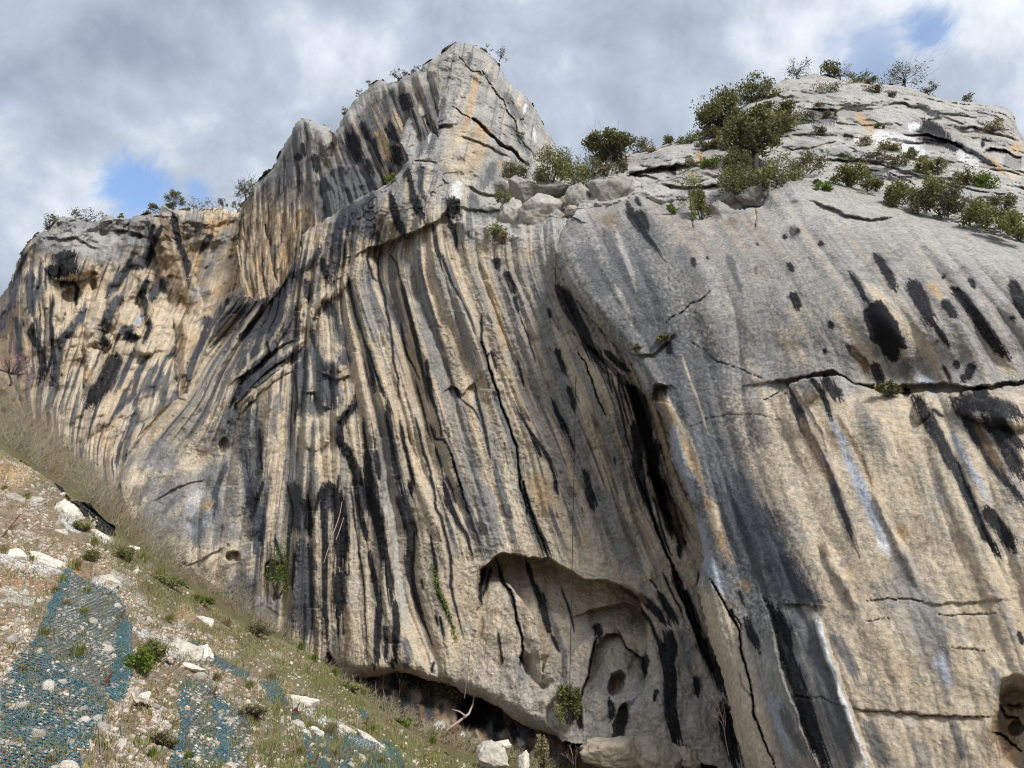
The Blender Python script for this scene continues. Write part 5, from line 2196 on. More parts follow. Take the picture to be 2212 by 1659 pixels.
px_shrub('C', 275, 850, 215, 165, 2600, M_BUSH, 51, "dense bright green bush on top of the gully boulders", Y=52.2)
px_shrub('C', 390, 800, 130, 150, 700, M_BUSH, 52, "taller thin bush behind the dense gully bush", Y=53.5)
px_shrub('C', 460, 900, 130, 170, 1100, M_BUSH, 53, "dark stemmed bush at the head of the gully crack", Y=51)
px_shrub('C', 560, 800, 120, 110, 600, M_OLIVE, 54, "brownish twig bush under the wide round oak", Y=52)
px_shrub('C', 60, 815, 150, 80, 700, M_OLIVE, 55, "faded bush at the summit's foot above the boulders", Y=53.5)
px_shrub('C', 1255, 1090, 110, 170, 1200, M_BUSH, 56, "deep green bush hanging in the notch of the buttress rim", Y=44)
px_shrub('C', 1530, 935, 230, 220, 2600, M_OAK, 57, "big dark bush below the forked oak", Y=45)
px_shrub('C', 1480, 780, 170, 110, 900, M_OAK, 58, "dark bush right under the forked oak's trunk", Y=46.5)
px_shrub('C', 1770, 865, 230, 140, 1600, M_BUSH, 59, "long mixed bush on the ledge right of the forked oak", Y=44.8)
px_shrub('C', 1930, 790, 200, 110, 900, M_OLIVE, 60, "grey olive bush further along the ledge", Y=46)
px_shrub('C', 860, 640, 110, 60, 500, M_OLIVE, 61, "low olive bush on the skyline after the wide oak", terrM)
px_shrub('C', 920, 660, 80, 30, 260, M_DRYGR, 62, "rusty low bush hugging the skyline slab", terrM)
px_shrub('C', 1055, 610, 90, 48, 420, M_BUSH, 63, "small green bush in the middle of the skyline slab", terrM)
px_shrub('C', 1165, 600, 95, 55, 420, M_BUSH, 64, "leafy bush where the skyline slab rises", terrM)
px_shrub('C', 1300, 575, 140, 60, 700, M_OAK, 65, "dark low bush at the foot of the dense oak clump", terrM)
px_shrub('C', 1265, 650, 80, 55, 420, M_OLIVE, 66, "grey tuft bush on the slab face", terrM)
px_shrub('C', 1345, 625, 70, 50, 380, M_OLIVE, 67, "second grey tuft bush on the slab face beside the oak", terrM)
px_shrub('C', 1400, 645, 80, 90, 500, M_BUSH, 68, "yellowish bush under the oak's outer limb", terrM)
px_shrub('C', 740, 780, 80, 60, 400, M_OLIVE, 69, "dull bush on the small ledge below the skyline slab", terrM)
px_shrub('C', 655, 805, 130, 40, 400, M_OLIVE, 70, "low mat bush at the wide oak's feet", Y=51)
px_shrub('C', 1320, 755, 120, 50, 500, M_LIME, 71, "fresh green low bush in the shaded slot under the slab", terrM)
px_shrub('C', 1215, 735, 100, 40, 260, M_DRYGR, 72, "ochre low bush at the slab's shaded slot", terrM)
px_shrub('C', 1062, 1045, 50, 40, 240, M_LIME, 73, "tiny fresh green bush on the buttress rim", Y=45)
px_shrub('C', 1660, 895, 60, 70, 280, M_OLIVE, 74, "small dry bush by the oval boulder", Y=44)
px_shrub('D', 912, 905, 95, 50, 520, M_LIME, 75, "bright green cushion bush on the bare buttress top", buttM)
px_shrub('D', 870, 870, 40, 28, 120, M_OLIVE, 76, "tiny dark bush beside the bright cushion bush", buttM)
px_shrub('D', 1862, 1132, 60, 36, 300, M_LIME, 77, "bright green cushion bush at the falling end of the buttress top", buttM)
px_shrub('D', 1050, 850, 180, 75, 900, M_BUSH, 78, "yellow green bush on the ledge behind the buttress top", Y=43.5)
px_shrub('D', 1180, 855, 170, 110, 1100, M_BUSH, 79, "spiky dark green bush at the dark slot behind the buttress", Y=43.2)
px_shrub('D', 1240, 900, 120, 60, 500, M_OAK, 80, "dark low bush in the slot behind the buttress", Y=42.5)
px_shrub('D', 1380, 960, 110, 70, 500, M_OLIVE, 81, "grey bush on the buttress's back edge", Y=41)
px_shrub('D', 1450, 985, 190, 130, 1300, M_BUSH, 82, "leafy green bush halfway along the falling back ledge", Y=40.6)
px_shrub('D', 1590, 1030, 190, 120, 1000, M_OLIVE, 83, "thin grey green bush on the falling back ledge", Y=39.8)
px_shrub('D', 1690, 1060, 180, 210, 1300, M_BUSH, 84, "tall loose bush with bare stems on the falling back ledge", Y=39.2)
px_shrub('D', 1850, 870, 170, 70, 900, M_BUSH, 85, "broad green bush right of the crooked little tree", terrM)
px_shrub('D', 1990, 890, 130, 80, 700, M_LIME, 86, "light green bush on the right terrace ledge", terrM)
px_shrub('D', 1780, 1030, 170, 130, 800, M_OLIVE, 87, "dry bush under the broad green bush", Y=39)
px_shrub('D', 1960, 1120, 190, 130, 1100, M_BUSH, 88, "wide bush with crooked bare limbs near the picture's right side", Y=37.6)
px_shrub('D', 2090, 1160, 180, 120, 1000, M_BUSH, 89, "last dense bush at the right end of the back ledge", Y=36.6)
px_shrub('D', 2180, 1210, 120, 140, 800, M_BUSH, 90, "bush cut by the right picture edge", Y=35.8)
px_shrub('D', 2070, 1030, 160, 90, 600, M_OLIVE, 91, "grey bush above the wide bush with crooked limbs", Y=39.5)
px_shrub('D', 1440, 745, 160, 40, 600, M_OLIVE, 92, "long low olive bush below the white stained slab", terrM)
px_shrub('D', 1250, 710, 160, 30, 500, M_OLIVE, 93, "thin line of low bush on the middle terrace", terrM)
px_shrub('D', 1340, 645, 130, 40, 500, M_DRYGR, 94, "yellow grass bush at the white stain", terrM)
px_shrub('D', 1490, 690, 90, 45, 380, M_BUSH, 95, "green bush at the lower end of the white stain", terrM)
px_shrub('D', 880, 545, 90, 40, 380, M_OLIVE, 96, "small bush on the terrace right of the thin trunk oak", terrM)
px_shrub('D', 800, 470, 140, 60, 600, M_OLIVE, 97, "grey green bush on the terrace face right of the oaks", terrM)
px_shrub('D', 960, 430, 80, 40, 300, M_OLIVE, 98, "small dark bush under the upper terrace lip", terrM)
px_shrub('D', 880, 380, 60, 40, 240, M_OLIVE, 99, "little bush above the upper terrace lip", terrM)
px_shrub('D', 930, 265, 150, 45, 500, M_OLIVE, 101, "low bush on the bedding line below the summit trees", terrM)
px_shrub('D', 1130, 205, 150, 50, 600, M_BUSH, 102, "green bush line on the summit crest", terrM)
px_shrub('D', 1220, 215, 80, 40, 360, M_OAK, 103, "dark low bush on the summit crest by the dead tree", terrM)
px_shrub('D', 1240, 270, 120, 40, 400, M_OLIVE, 104, "olive bush just under the summit crest", terrM)
px_shrub('D', 1360, 300, 50, 40, 200, M_OLIVE, 105, "lone tuft bush below the spreading summit tree", terrM)
px_shrub('D', 1280, 500, 50, 34, 200, M_OAK, 106, "tiny green bush beside the ochre stain", terrM)
px_shrub('D', 1860, 330, 80, 40, 240, M_OLIVE, 107, "small bush on the falling right skyline", terrM)
px_shrub('D', 1190, 610, 90, 40, 260, M_DRYGR, 108, "dry grass bush on the middle terrace lip", terrM)
px_shrub('D', 2030, 500, 120, 50, 360, M_DRYGR, 109, "yellowish bush at the right hand rock's ledge", terrM)
px_shrub('B', 1570, 1390, 120, 100, 520, M_BUSH, 110, "loose green shrub on the pale ledge under the summit", Y=51)
px_shrub('B', 1625, 1400, 80, 50, 260, M_DRYGR, 111, "dry tuft shrub beside the loose ledge shrub", Y=50.8)
px_shrub('B', 1620, 1140, 90, 90, 420, M_BUSH, 112, "small green shrub at the summit's foot by the boulders", Y=52)
px_shrub('B', 1680, 1000, 130, 90, 420, M_OLIVE, 113, "grey shrub above the boulders at the summit's foot", Y=53)
px_shrub('B', 460, 910, 50, 50, 200, M_OLIVE, 114, "yellowish tuft in the niche of the dark wing", Y=62)
px_shrub('B', 890, 1010, 60, 40, 200, M_LIME, 115, "tiny green tuft at the hollow beside the summit's foot", Y=54.2)
px_shrub('B', 1715, 725, 60, 40, 160, M_BUSH, 116, "small green tuft in the crack of the summit's right face", mainM)
px_shrub('J', 1000, 618, 44, 30, 140, M_OAK, 117, "tiny dark plant on the small step of the buttress", buttM)
px_shrub('J', 1170, 560, 60, 36, 180, M_OAK, 118, "tiny plant in the buttress's slanting crease", buttM)
px_shrub('K', 1335, 900, 130, 44, 420, M_OAK, 119, "mossy green plant mat in the slot under the bulge", Y=32.6)
px_shrub('E', 1370, 800, 110, 190, 420, M_LIME, 120, "yellow green climbing shrub by the small hollow at the wall's foot", Y=56.5)
px_shrub('F', 1130, 1290, 240, 130, 2200, M_OAK, 121, "dark green bush filling the shaded undercut", Y=53.5)
px_shrub('F', 900, 1240, 160, 90, 600, M_OLIVE, 122, "brown bush at the inner end of the undercut", Y=55.5)
px_shrub('G', 800, 1385, 120, 150, 1300, M_BUSH, 123, "green bush against the column between the two hollows", Y=46.2)
px_shrub('G', 500, 1310, 70, 70, 320, M_BUSH, 124, "small green plant under the cup shaped hollow", Y=48.8)
px_shrub('G', 640, 1640, 70, 120, 420, M_DRYGR, 125, "dry tuft bush in front of the white rugged rock", Y=43.4)
px_shrub('A', 540, 420, 130, 40, 260, M_OAK, 126, "dark green scrub on the far wall's grey shoulder", Y=82.5)
px_shrub('A', 1290, 190, 180, 30, 400, M_OAK, 127, "low green scrub on the far wall's top by the thin tree", Y=80)
px_shrub('A', 1145, 1310, 40, 50, 120, M_OAK, 128, "small dark plant on the far wall's brown fin", Y=77.5)

# ivy running down a black seep
r = np.random.default_rng(5)
iv = pl("1030,480 1050,540 1065,620 1090,660 1120,730 1140,790 1160,850 1180,920", 'F')
seg = np.concatenate([[0], np.cumsum(np.hypot(*(iv[1:] - iv[:-1]).T))])
s = r.uniform(0, seg[-1], 420)
qx = np.interp(s, seg, iv[:, 0]) + r.normal(size=420) * 2.6
qy = np.interp(s, seg, iv[:, 1]) + r.normal(size=420) * 3
PP, *_ = mainM.evaluate(qx, qy)
dv = (CAM - PP)
PP = PP + dv / np.linalg.norm(dv, axis=1)[:, None] * .15
V2, F2 = leaves(PP, .07, r)
t = np.repeat(r.uniform(.2, 1, 420), 4)
o = mesh_np("ivy", V2, F2, M_LIME, None, False, np.stack([t, t, t, t * 0 + 1], 1), loc=PP[0])
tag(o, "thin yellow green ivy strand climbing a black streak near the alcove", "ivy")


# ------------------------------------------------------------------ leafless scrub on the bank and cliff foot
def twig_mesh(r, h, stems, spread, levels=3, thick=1.0):
    V, F = [], []

    def grow(a, d, L, rad, lv):
        b = a + d * L
        p = bez(a, b, r, .08, 4)
        tube_into(V, F, p, np.linspace(rad, rad * .55, 4), 3)
        if lv == 0:
            return
        for _ in range(r.integers(2, 4)):
            q = p[r.integers(1, 4)]
            nd = d + r.normal(size=3) * .55
            nd[2] += .15
            nd /= np.linalg.norm(nd)
            grow(q, nd, L * r.uniform(.45, .75), rad * .55, lv - 1)
    for _ in range(stems):
        d = np.array([r.normal() * spread, r.normal() * spread, 1.0])
        d /= np.linalg.norm(d)
        grow(np.array([r.normal() * .08 * h, r.normal() * .08 * h, -.15]), d, h * r.uniform(.4, .6), .012 * thick + .005 * h * thick, levels)
    return np.concatenate(V), np.concatenate(F)


TW = []
for k in range(5):
    r = np.random.default_rng(300 + k)
    V, F = twig_mesh(r, 2.0, 4, .5, 3, .8)
    me = mesh_np("bare_shrub", V, F, (M_TWIG, M_TWIG2, M_TWIG3)[k % 3], link=False)
    TW.append(me.data)
    bpy.data.objects.remove(me)
spots = []
r = np.random.default_rng(77)
cx_ = np.array([-10, 60, 130, 200, 270, 330, 400, 470, 530, 600, 660])
cy_ = np.array([930, 985, 1030, 1080, 1140, 1200, 1235, 1285, 1330, 1365, 1395])
for i in range(84):
    px = r.uniform(0, 640)
    py = np.interp(px, cx_, cy_) - r.uniform(0, 1) ** 1.3 * np.interp(px, [0, 250, 640], [110, 70, 25]) + 8
    spots.append((px, py, r.uniform(.6, 1.25)))
for i, (px, py, s) in enumerate(spots):
    P = bankM.at(px, py)
    o = bpy.data.objects.new("bare_shrub", TW[i % 5])
    COL.objects.link(o)
    o.location = P
    o.rotation_euler = (0, 0, r.uniform(0, 6.3))
    s *= np.interp(px, [0, 300, 640], [1.6, 1.25, .9])
    o.scale = (s * .95, s * .95, s)
    tag(o, "leafless grey brown shrub on the brushy bank behind the hillside crest", "shrub", "leafless shrubs on the bank")

GBT = "bare saplings at the cliff foot"
for k, (sh, bx, by, h, Y, st, lab) in enumerate([
        ('G', 265, 1245, 480, 50.6, 2, "tall thin leafless sapling under the alcove's left edge"),
        ('F', 750, 1270, 330, 53.5, 1, "pale slender leafless trunk rising from the undercut"),
        ('F', 880, 1280, 260, 53, 1, "leaning slender leafless stem beside the pale trunk"),
        ('F', 660, 1130, 260, 54.5, 4, "spreading leafless thorn bush at the left end of the undercut"),
        ('E', 1310, 760, 190, 57, 5, "leafless bush in front of the small hollow at the wall's foot"),
        ('E', 1480, 1000, 170, 55, 3, "leafless sapling before the slate streak at the wall's foot"),
        ('E', 1220, 880, 200, 56, 6, "dense leafless bush low on the wall's foot"),
        ('G', 820, 1650, 200, 44.5, 2, "pale leafless shrub at the bottom edge below the green bush"),
        ('G', 960, 1500, 140, 45.5, 4, "tangled leafless twigs on the foot ledge"),
        ('H', 280, 1560, 420, 35.2, 1, "thin pale hanging stem in the black cleft foot")]):
    c = Z(sh, [(bx, by)])[0]
    P = site(c[0], c[1], Y)
    m = Zs(sh) / per_metre(P)
    rr = np.random.default_rng(400 + k)
    V, F = twig_mesh(rr, h * m, st, .12 if st < 3 else .4, 3, .8)
    o = mesh_np("bare_sapling", V + P, F, M_PALEWOOD if k in (1, 2, 7, 9) else M_TWIG, loc=P)
    tag(o, lab, "sapling", GBT)

GTS = "tall pale scrub at the foot of the far wall"
for i in range(16):
    px = r.uniform(0, 330)
    py = np.interp(px, cx_, cy_) - r.uniform(20, np.interp(px, [0, 330], [110, 40]))
    P = bankM.at(px, py)
    rr = np.random.default_rng(450 + i)
    V, F = twig_mesh(rr, r.uniform(3.2, 5.2) * np.interp(px, [0, 330], [1.1, .75]), 3, .28, 4, .62)
    o = mesh_np("tall_scrub", V, F, (M_TWIG2, M_PALEWOOD, M_TWIG)[i % 3])
    o.location = P
    tag(o, "tall pale leafless scrub standing before the far wall at the left edge", "shrub", GTS)

# green sapling on the buttress rim, judas tree blossom, fallen trunk, hanging branch
px_tree("sapling", "slim fresh yellow green sapling on the buttress rim", "sapling", 'C', 1185, 1015, 260, 190, 230, 420, M_LIME, 61, None, Y=45, clumps=14, low=.3, sparse=True, leaf=.07, trunk_r=.05)
px_tree("blossom_tree", "pink blossoming twiggy tree at the picture's left edge", "tree", 'A', 70, 1330, 180, 300, 130, 420, M_PINK, 62, None, Y=58, clumps=16, low=.3, sparse=True, leaf=.06, off=(10, 0))
a = Z('G', [(85, 1440), (150, 1395), (215, 1345), (240, 1290), (245, 1245)])
V, F = [], []
tube_into(V, F, [site(p[0], p[1], y) for p, y in zip(a, (49.5, 50, 50.4, 50.8, 51))], [.06, .08, .075, .06, .04], 8)
tube_into(V, F, [site(p[0], p[1], 50) for p in Z('G', [(200, 1360), (160, 1330), (120, 1320)])], [.07, .05, .02], 5)
o = mesh_np("dead_branch", np.concatenate(V), np.concatenate(F), M_PALEWOOD, smooth=True, loc=V[0][0])
tag(o, "pale fallen dead branch leaning out of the shaded undercut", "branch")
a = Z('F', [(512, 110), (500, 180), (478, 250), (455, 310), (430, 390), (405, 470)])
PP, *_ = mainM.evaluate(a[:, 0], a[:, 1])
V, F = [], []
tube_into(V, F, PP + (CAM - PP) * .008, [.02, .03, .035, .035, .03, .02], 6)
tube_into(V, F, (PP + (CAM - PP) * .008)[1:4] + np.array([.3, 0, -.3]), [.02, .03, .02], 6)
o = mesh_np("hanging_branch", np.concatenate(V), np.concatenate(F), M_PALEWOOD, smooth=True, loc=V[0][0])
tag(o, "pale dead branch hanging on the black streaked wall", "branch")

# climbing rope
V, F = [], []
top = [mainM.at(*p) for p in Z('J', [(478, 60), (470, 140), (485, 280), (520, 370), (560, 420)])]
top = [p + (CAM - p) / np.linalg.norm(CAM - p) * .25 for p in top]
T0 = site(1246, 716, 48.6)
T1 = site(1229, 1560, 46.0)
line = [T0 + (T1 - T0) * t for t in np.linspace(0, 1, 8)]
tube_into(V, F, top + [T0 + np.array([-.15, 0, .25])] + line, [.022] * (len(top) + 9), 5)
o = mesh_np("climbing_rope", np.concatenate(V), np.concatenate(F), M_ROPE, loc=T0)
tag(o, "thin dark climbing rope hanging straight down in front of the streaked wall", "rope")


# ------------------------------------------------------------------ hillside cover
def slope_pts(x, y):
    P, *_ = slopeM.evaluate(np.asarray(x, float), np.asarray(y, float))
    return P


def toward(P, d):
    v = CAM - P
    return P + v / np.linalg.norm(v, axis=1)[:, None] * np.broadcast_to(d, len(P))[:, None]


r = np.random.default_rng(21)
SLOPE_VIEW = pl("0,975 130,1058 250,1152 350,1242 450,1308 560,1372 680,1422 780,1507 900,1595 1055,1668 1000,1690 0,1690")


def sample_slope(n, dens=None):
    x = r.uniform(-25, 1060, n * 6)
    y = r.uniform(965, 1685, n * 6)
    m = in_poly(x, y, SLOPE_VIEW)
    x, y = x[m], y[m]
    if dens is not None:
        k = r.uniform(0, 1, len(x)) < dens(x, y)
        x, y = x[k], y[k]
    return x[:n], y[:n]


def rub_dens(x, y):
    a = fbm2(x / 60., y / 45. + 20, 4)
    d = sstep(-.15, .4, a) * .93 + .07
    return d * (1 - .75 * slope_green(x, y))


# loose stones too small and many to count
x, y = sample_slope(15000, rub_dens)
P = slope_pts(x, y)
ppm = per_metre(P)
sz = np.clip(r.lognormal(-3.05, .5, len(x)), .022, .12)
v0, f0 = ICO[0]
n = len(x)
jit = v0[None] * r.uniform(.65, 1.15, (n, 12, 1)) * r.uniform(.6, 1.2, (n, 1, 3))
V = P[:, None, :] + jit * sz[:, None, None]
F = (f0[None] + 12 * np.arange(n)[:, None, None]).reshape(-1, 3)
t = r.uniform(.65, 1.15, n)
tc = np.where(r.uniform(0, 1, (n, 1)) < .68, np.array([[.54, .475, .40]]), np.array([[.36, .25, .16]])) * t[:, None]
tc = np.repeat(np.concatenate([tc, np.zeros((n, 1))], 1), 12, 0)
o = mesh_np("rubble", V.reshape(-1, 3), F, M_SOIL, None, False, tc)
tag(o, "small pale limestone rubble strewn over the hillside", None, None, 'stuff')

# the larger stones, one by one
SM = []
for k in range(6):
    p, f = rock_shape(500 + k, 1, 9, 0)
    oo = mesh_np("stone", p, f, M_STONE, link=False)
    SM.append(oo.data)
    bpy.data.objects.remove(oo)
x, y = sample_slope(290, rub_dens)
P = slope_pts(x, y)
szs = np.clip(r.lognormal(-2.4, .36, 290), .065, .22)
for i in range(len(x)):
    o = bpy.data.objects.new("stone", SM[i % 6])
    COL.objects.link(o)
    o.location = P[i] + np.array([0, 0, szs[i] * .25])
    o.rotation_euler = r.uniform(0, 6.3, 3)
    s = szs[i]
    o.scale = (s * r.uniform(.8, 1.3), s * r.uniform(.7, 1.1), s * r.uniform(.55, .9))
    tag(o, "loose pale limestone stone lying on the netted hillside", "stone", "loose stones on the hillside")

GO = "bedrock outcrops on the hillside"
for k, (sh, cx, cy, rx, ry, lab, tl) in enumerate([
        ('E', 345, 410, 70, 75, "tall white bedrock outcrop below the black geotextile strip", -20),
        ('E', 525, 750, 75, 45, "smooth white boulder at the top of the largest blue net", 0),
        ('E', 910, 1095, 110, 55, "broad white outcrop between the two large blue nets", 8),
        ('E', 990, 1110, 55, 60, "blocky white rock at the end of the broad outcrop", 12),
        ('E', 900, 1165, 100, 26, "overhanging pale ledge under the broad outcrop", 12),
        ('E', 690, 1325, 55, 45, "tilted brown block with a dark hollow beneath", 20),
        ('E', 80, 1310, 85, 50, "cream rock patch showing through the lower blue net", 10),
        ('E', 1480, 1340, 75, 35, "bright white rock rib right of the second net", 15),
        ('E', 1465, 1470, 40, 40, "pale rounded rock above the bottom right netting", 0),
        ('E', 1540, 1500, 45, 38, "pale wedge rock beside the rounded rock", 10),
        ('F', 270, 1460, 60, 40, "upright cream rock held by the narrow net strip", 0),
        ('F', 350, 1480, 60, 45, "round cream rock right of the narrow net strip", 5),
        ('F', 500, 1430, 170, 26, "long white rock rib running down the crest's near side", 24),
        ('F', 700, 1520, 150, 24, "lower end of the long white rock rib", 28),
        ('E', 230, 650, 110, 36, "whitish slab among grass on the upper left hillside", 20),
        ('E', 60, 620, 80, 40, "white slab at the picture's left edge", 12),
        ('E', 175, 350, 50, 24, "small white slab high on the left hillside", 5),
        ('E', 145, 275, 30, 22, "small upright white rock highest on the hillside", 0),
        ('E', 290, 505, 45, 32, "white boulder beneath the tall bedrock outcrop", 0),
        ('E', 490, 520, 70, 26, "flat white ledge at the lower end of the black geotextile", 12),
        ('E', 180, 1115, 45, 26, "cream stone slab high in the largest blue net", 5),
        ('E', 655, 590, 30, 24, "pale stone perched on the grassy crest", 0),
        ('E', 1010, 950, 45, 30, "pale rock on the orange earth below the crest", 10),
        ('E', 980, 1400, 60, 26, "buff rock ledge inside the second blue net", 8)]):
    c = Z(sh, [(cx, cy)])[0]
    P = slopeM.at(*c)
    Yp = P[1]
    o = boulder("rock_outcrop", lab, "rock", sh, cx, cy, rx, ry * .9, Yp + .4, 600 + k, M_STONE, GO, sub=4, tilt=-tl)

# grass cover
def blades(P, h, w, r, lean=.5, seg2=True):
    n = len(P)
    th = r.uniform(0, 6.283, n)
    d = np.stack([np.cos(th), np.sin(th), np.zeros(n)], 1)
    s = np.stack([-np.sin(th), np.cos(th), np.zeros(n)], 1)
    h = h[:, None]
    ln = (np.abs(r.normal(size=n)) * lean)[:, None]
    a = P - s * w
    b = P + s * w
    m = P + np.array([0, 0, 1.]) * h * .6 + d * h * ln * .35
    tip = P + np.array([0, 0, 1.]) * h * (1 - .25 * ln) + d * h * ln
    V = np.stack([a, b, m + s * w * .7, m - s * w * .7, tip], 1).reshape(-1, 3)
    i = np.arange(n)[:, None] * 5
    return V, [np.concatenate([i, i + 1, i + 2, i + 3], 1), np.concatenate([i + 3, i + 2, i + 4], 1)]


def grass_dens(x, y):
    a = fbm2(x / 35. + 9, y / 30., 3)
    g = slope_green(x, y)
    return np.clip(.85 * g * sstep(-.5, .2, a) + .30 * sstep(.0, .35, a) + .05, 0, 1)


x, y = sample_slope(40000, grass_dens)
P = slope_pts(x, y)
n = len(x)
hh = r.uniform(.05, .24, n)
dryness = fbm2(x / 45. + 3, y / 40., 3) + r.normal(size=n) * .25
for nm, mt, sel, lab in (("grass", M_GRASS, dryness < .12, "short thin green grass on the hillside and its crest"),
                         ("dry_grass", M_DRYGR, dryness >= .12, "dry straw coloured grass between the stones of the hillside")):
    V, F = blades(P[sel], hh[sel], .012, r, .8)
    t = np.repeat(np.clip(.35 + .35 * fbm2(x[sel] / 30., y[sel] / 30., 2) + r.normal(size=sel.sum()) * .2, 0, 1), 5)
    o = mesh_np(nm, V, F, mt, None, False, np.stack([t, t, t, t * 0 + 1], 1))
    tag(o, lab, None, None, 'stuff')


def tuft(label, P, w, h, nb, mat, seed):
    rr = np.random.default_rng(seed)
    q = np.concatenate([rr.normal(size=(nb, 2)) * w * .12, np.zeros((nb, 1))], 1)
    V, F = blades(q, h * rr.uniform(.5, 1.1, nb), .011, rr, .75)
    t = np.repeat(rr.uniform(0, 1, nb), 5)
    o = mesh_np("grass_tuft", V, F, mat, None, False, np.stack([t, t, t, t * 0 + 1], 1))
    o.location = P
    return tag(o, label, "grass tuft", "grass tufts on the hillside")


for k, (sh, bx, by, hh, dry, lab) in enumerate([
        ('E', 385, 1115, 90, 0, "largest yellow green grass tuft in the biggest blue net"),
        ('E', 215, 1010, 60, 0, "round grass tuft at the edge of the biggest net"),
        ('E', 300, 745, 60, 0, "grass tuft at the top tip of the biggest net"),
        ('E', 265, 795, 45, 1, "straw coloured tuft under the net's top tip"),
        ('E', 370, 680, 75, 0, "tall grass tuft below the tall white outcrop"),
        ('E', 330, 860, 50, 1, "dry tuft near the net's upper edge"),
        ('E', 425, 800, 50, 0, "grass tuft left of the smooth white boulder"),
        ('E', 600, 600, 65, 1, "brown tinged tuft on the crest near the perched stone"),
        ('E', 460, 560, 60, 0, "bushy grass tuft by the flat white ledge"),
        ('E', 410, 905, 50, 0, "leafy tuft low beside the smooth boulder"),
        ('E', 690, 1190, 130, 0, "big yellow green grass clump beside the weed shrub between the nets"),
        ('E', 745, 1110, 120, 0, "tall yellow green grass clump above the tilted block"),
        ('E', 830, 940, 60, 0, "tuft on the bare slope above the broad outcrop"),
        ('E', 980, 840, 60, 0, "leafy tuft close under the crest"),
        ('E', 1330, 1225, 50, 1, "dry tuft near the third anchor"),
        ('E', 1230, 1270, 60, 0, "tuft at the upper edge of the second net"),
        ('E', 1065, 1230, 55, 1, "straw tuft over the second net"),
        ('E', 1480, 1600, 60, 0, "green tuft by the lowest anchor"),
        ('E', 1640, 1480, 70, 1, "dry seeding tuft near the bottom middle"),
        ('E', 930, 1620, 55, 0, "bright green weed at the bottom edge of the second net"),
        ('E', 745, 1610, 60, 0, "green weed at the bottom edge between the nets"),
        ('E', 240, 1640, 60, 1, "dull tuft at the bottom edge in the biggest net"),
        ('E', 100, 1190, 50, 1, "dry tuft on the net near the left edge"),
        ('E', 130, 330, 45, 0, "low green plant high on the left hillside"),
        ('E', 18, 290, 40, 0, "dark rosette plant at the left edge"),
        ('E', 150, 640, 40, 0, "green plant between the white slabs"),
        ('E', 20, 600, 60, 1, "dry tuft at the left edge by the white slab"),
        ('F', 470, 1600, 70, 1, "dry tuft below the long white rib"),
        ('F', 440, 1470, 80, 1, "straw tuft against the long white rib"),
        ('F', 700, 1450, 60, 0, "green tuft by the anchor near the crest"),
        ('F', 110, 1145, 50, 1, "dry tuft at the top of the narrow net strip"),
        ('F', 740, 1640, 60, 0, "green tuft at the bottom under the white rib"),
        ('F', 640, 1240, 60, 0, "green tuft on the crest above the rib"),
        ('F', 1040, 1520, 60, 0, "bright tuft on the crest's falling end"),
        ('F', 270, 970, 60, 0, "bright yellow green plant on the crest by the wall's foot"),
        ('F', 350, 1040, 60, 0, "second bright plant further down the crest"),
        ('F', 470, 1120, 60, 0, "third bright plant on the crest before the undercut"),
        ('E', 1120, 960, 60, 1, "brown grass clump on the crest by the leafless bush"),
        ('E', 700, 640, 70, 0, "tall grass clump on the crest by the perched stone"),
        ('E', 790, 720, 70, 0, "long grass clump on the crest above the bare slope")]):
    c = Z(sh, [(bx, by)])[0]
    P = slopeM.at(*c)
    m = Zs(sh) / per_metre(P)
    tuft(lab, P, hh * m * 1.1, hh * m * .95, 150 if hh < 100 else 260, M_DRYGR if dry else (M_LIME if 'weed' in lab or 'bright' in lab else M_GRASS), 700 + k)

for k, (sh, bx, by, w_, h_, mt, lab) in enumerate([
        ('E', 690, 1200, 130, 150, M_LIME, "yellow green leafy weed shrub between the two large blue nets"),
        ('E', 750, 1130, 110, 110, M_BUSH, "olive weed shrub above the tilted brown block"),
        ('E', 800, 1550, 150, 70, M_OLIVE, "brownish weed shrub between the two nets near the bottom"),
        ('E', 1240, 1420, 130, 70, M_OLIVE, "brown low weed shrub right of the second net"),
        ('E', 620, 640, 150, 70, M_BUSH, "green weed shrub draped on the crest by the perched stone"),
        ('E', 820, 760, 150, 60, M_BUSH, "dense green weed shrub on the crest above the broad outcrop"),
        ('E', 990, 850, 120, 50, M_LIME, "fresh green weed shrub on the crest near the bare sapling"),
        ('E', 450, 640, 100, 60, M_BUSH, "green weed shrub left of the smooth white boulder"),
        ('E', 1250, 1000, 160, 60, M_OLIVE, "dull weed shrub on the crest before the slate streak"),
        ('E', 400, 490, 90, 50, M_BUSH, "small weed shrub under the geotextile strip"),
        ('F', 560, 1210, 140, 50, M_BUSH, "green weed shrub on the crest before the undercut"),
        ('F', 880, 1420, 140, 50, M_LIME, "bright weed shrub low on the falling crest")]):
    c = Z(sh, [(bx, by)])[0]
    P = slopeM.at(*c)
    m = Zs(sh) / per_metre(P)
    shrub("weed_shrub", lab, P, w_ * m, h_ * m, int(500 + 4 * w_), mt, 900 + k, "weed shrubs on the hillside", .05)

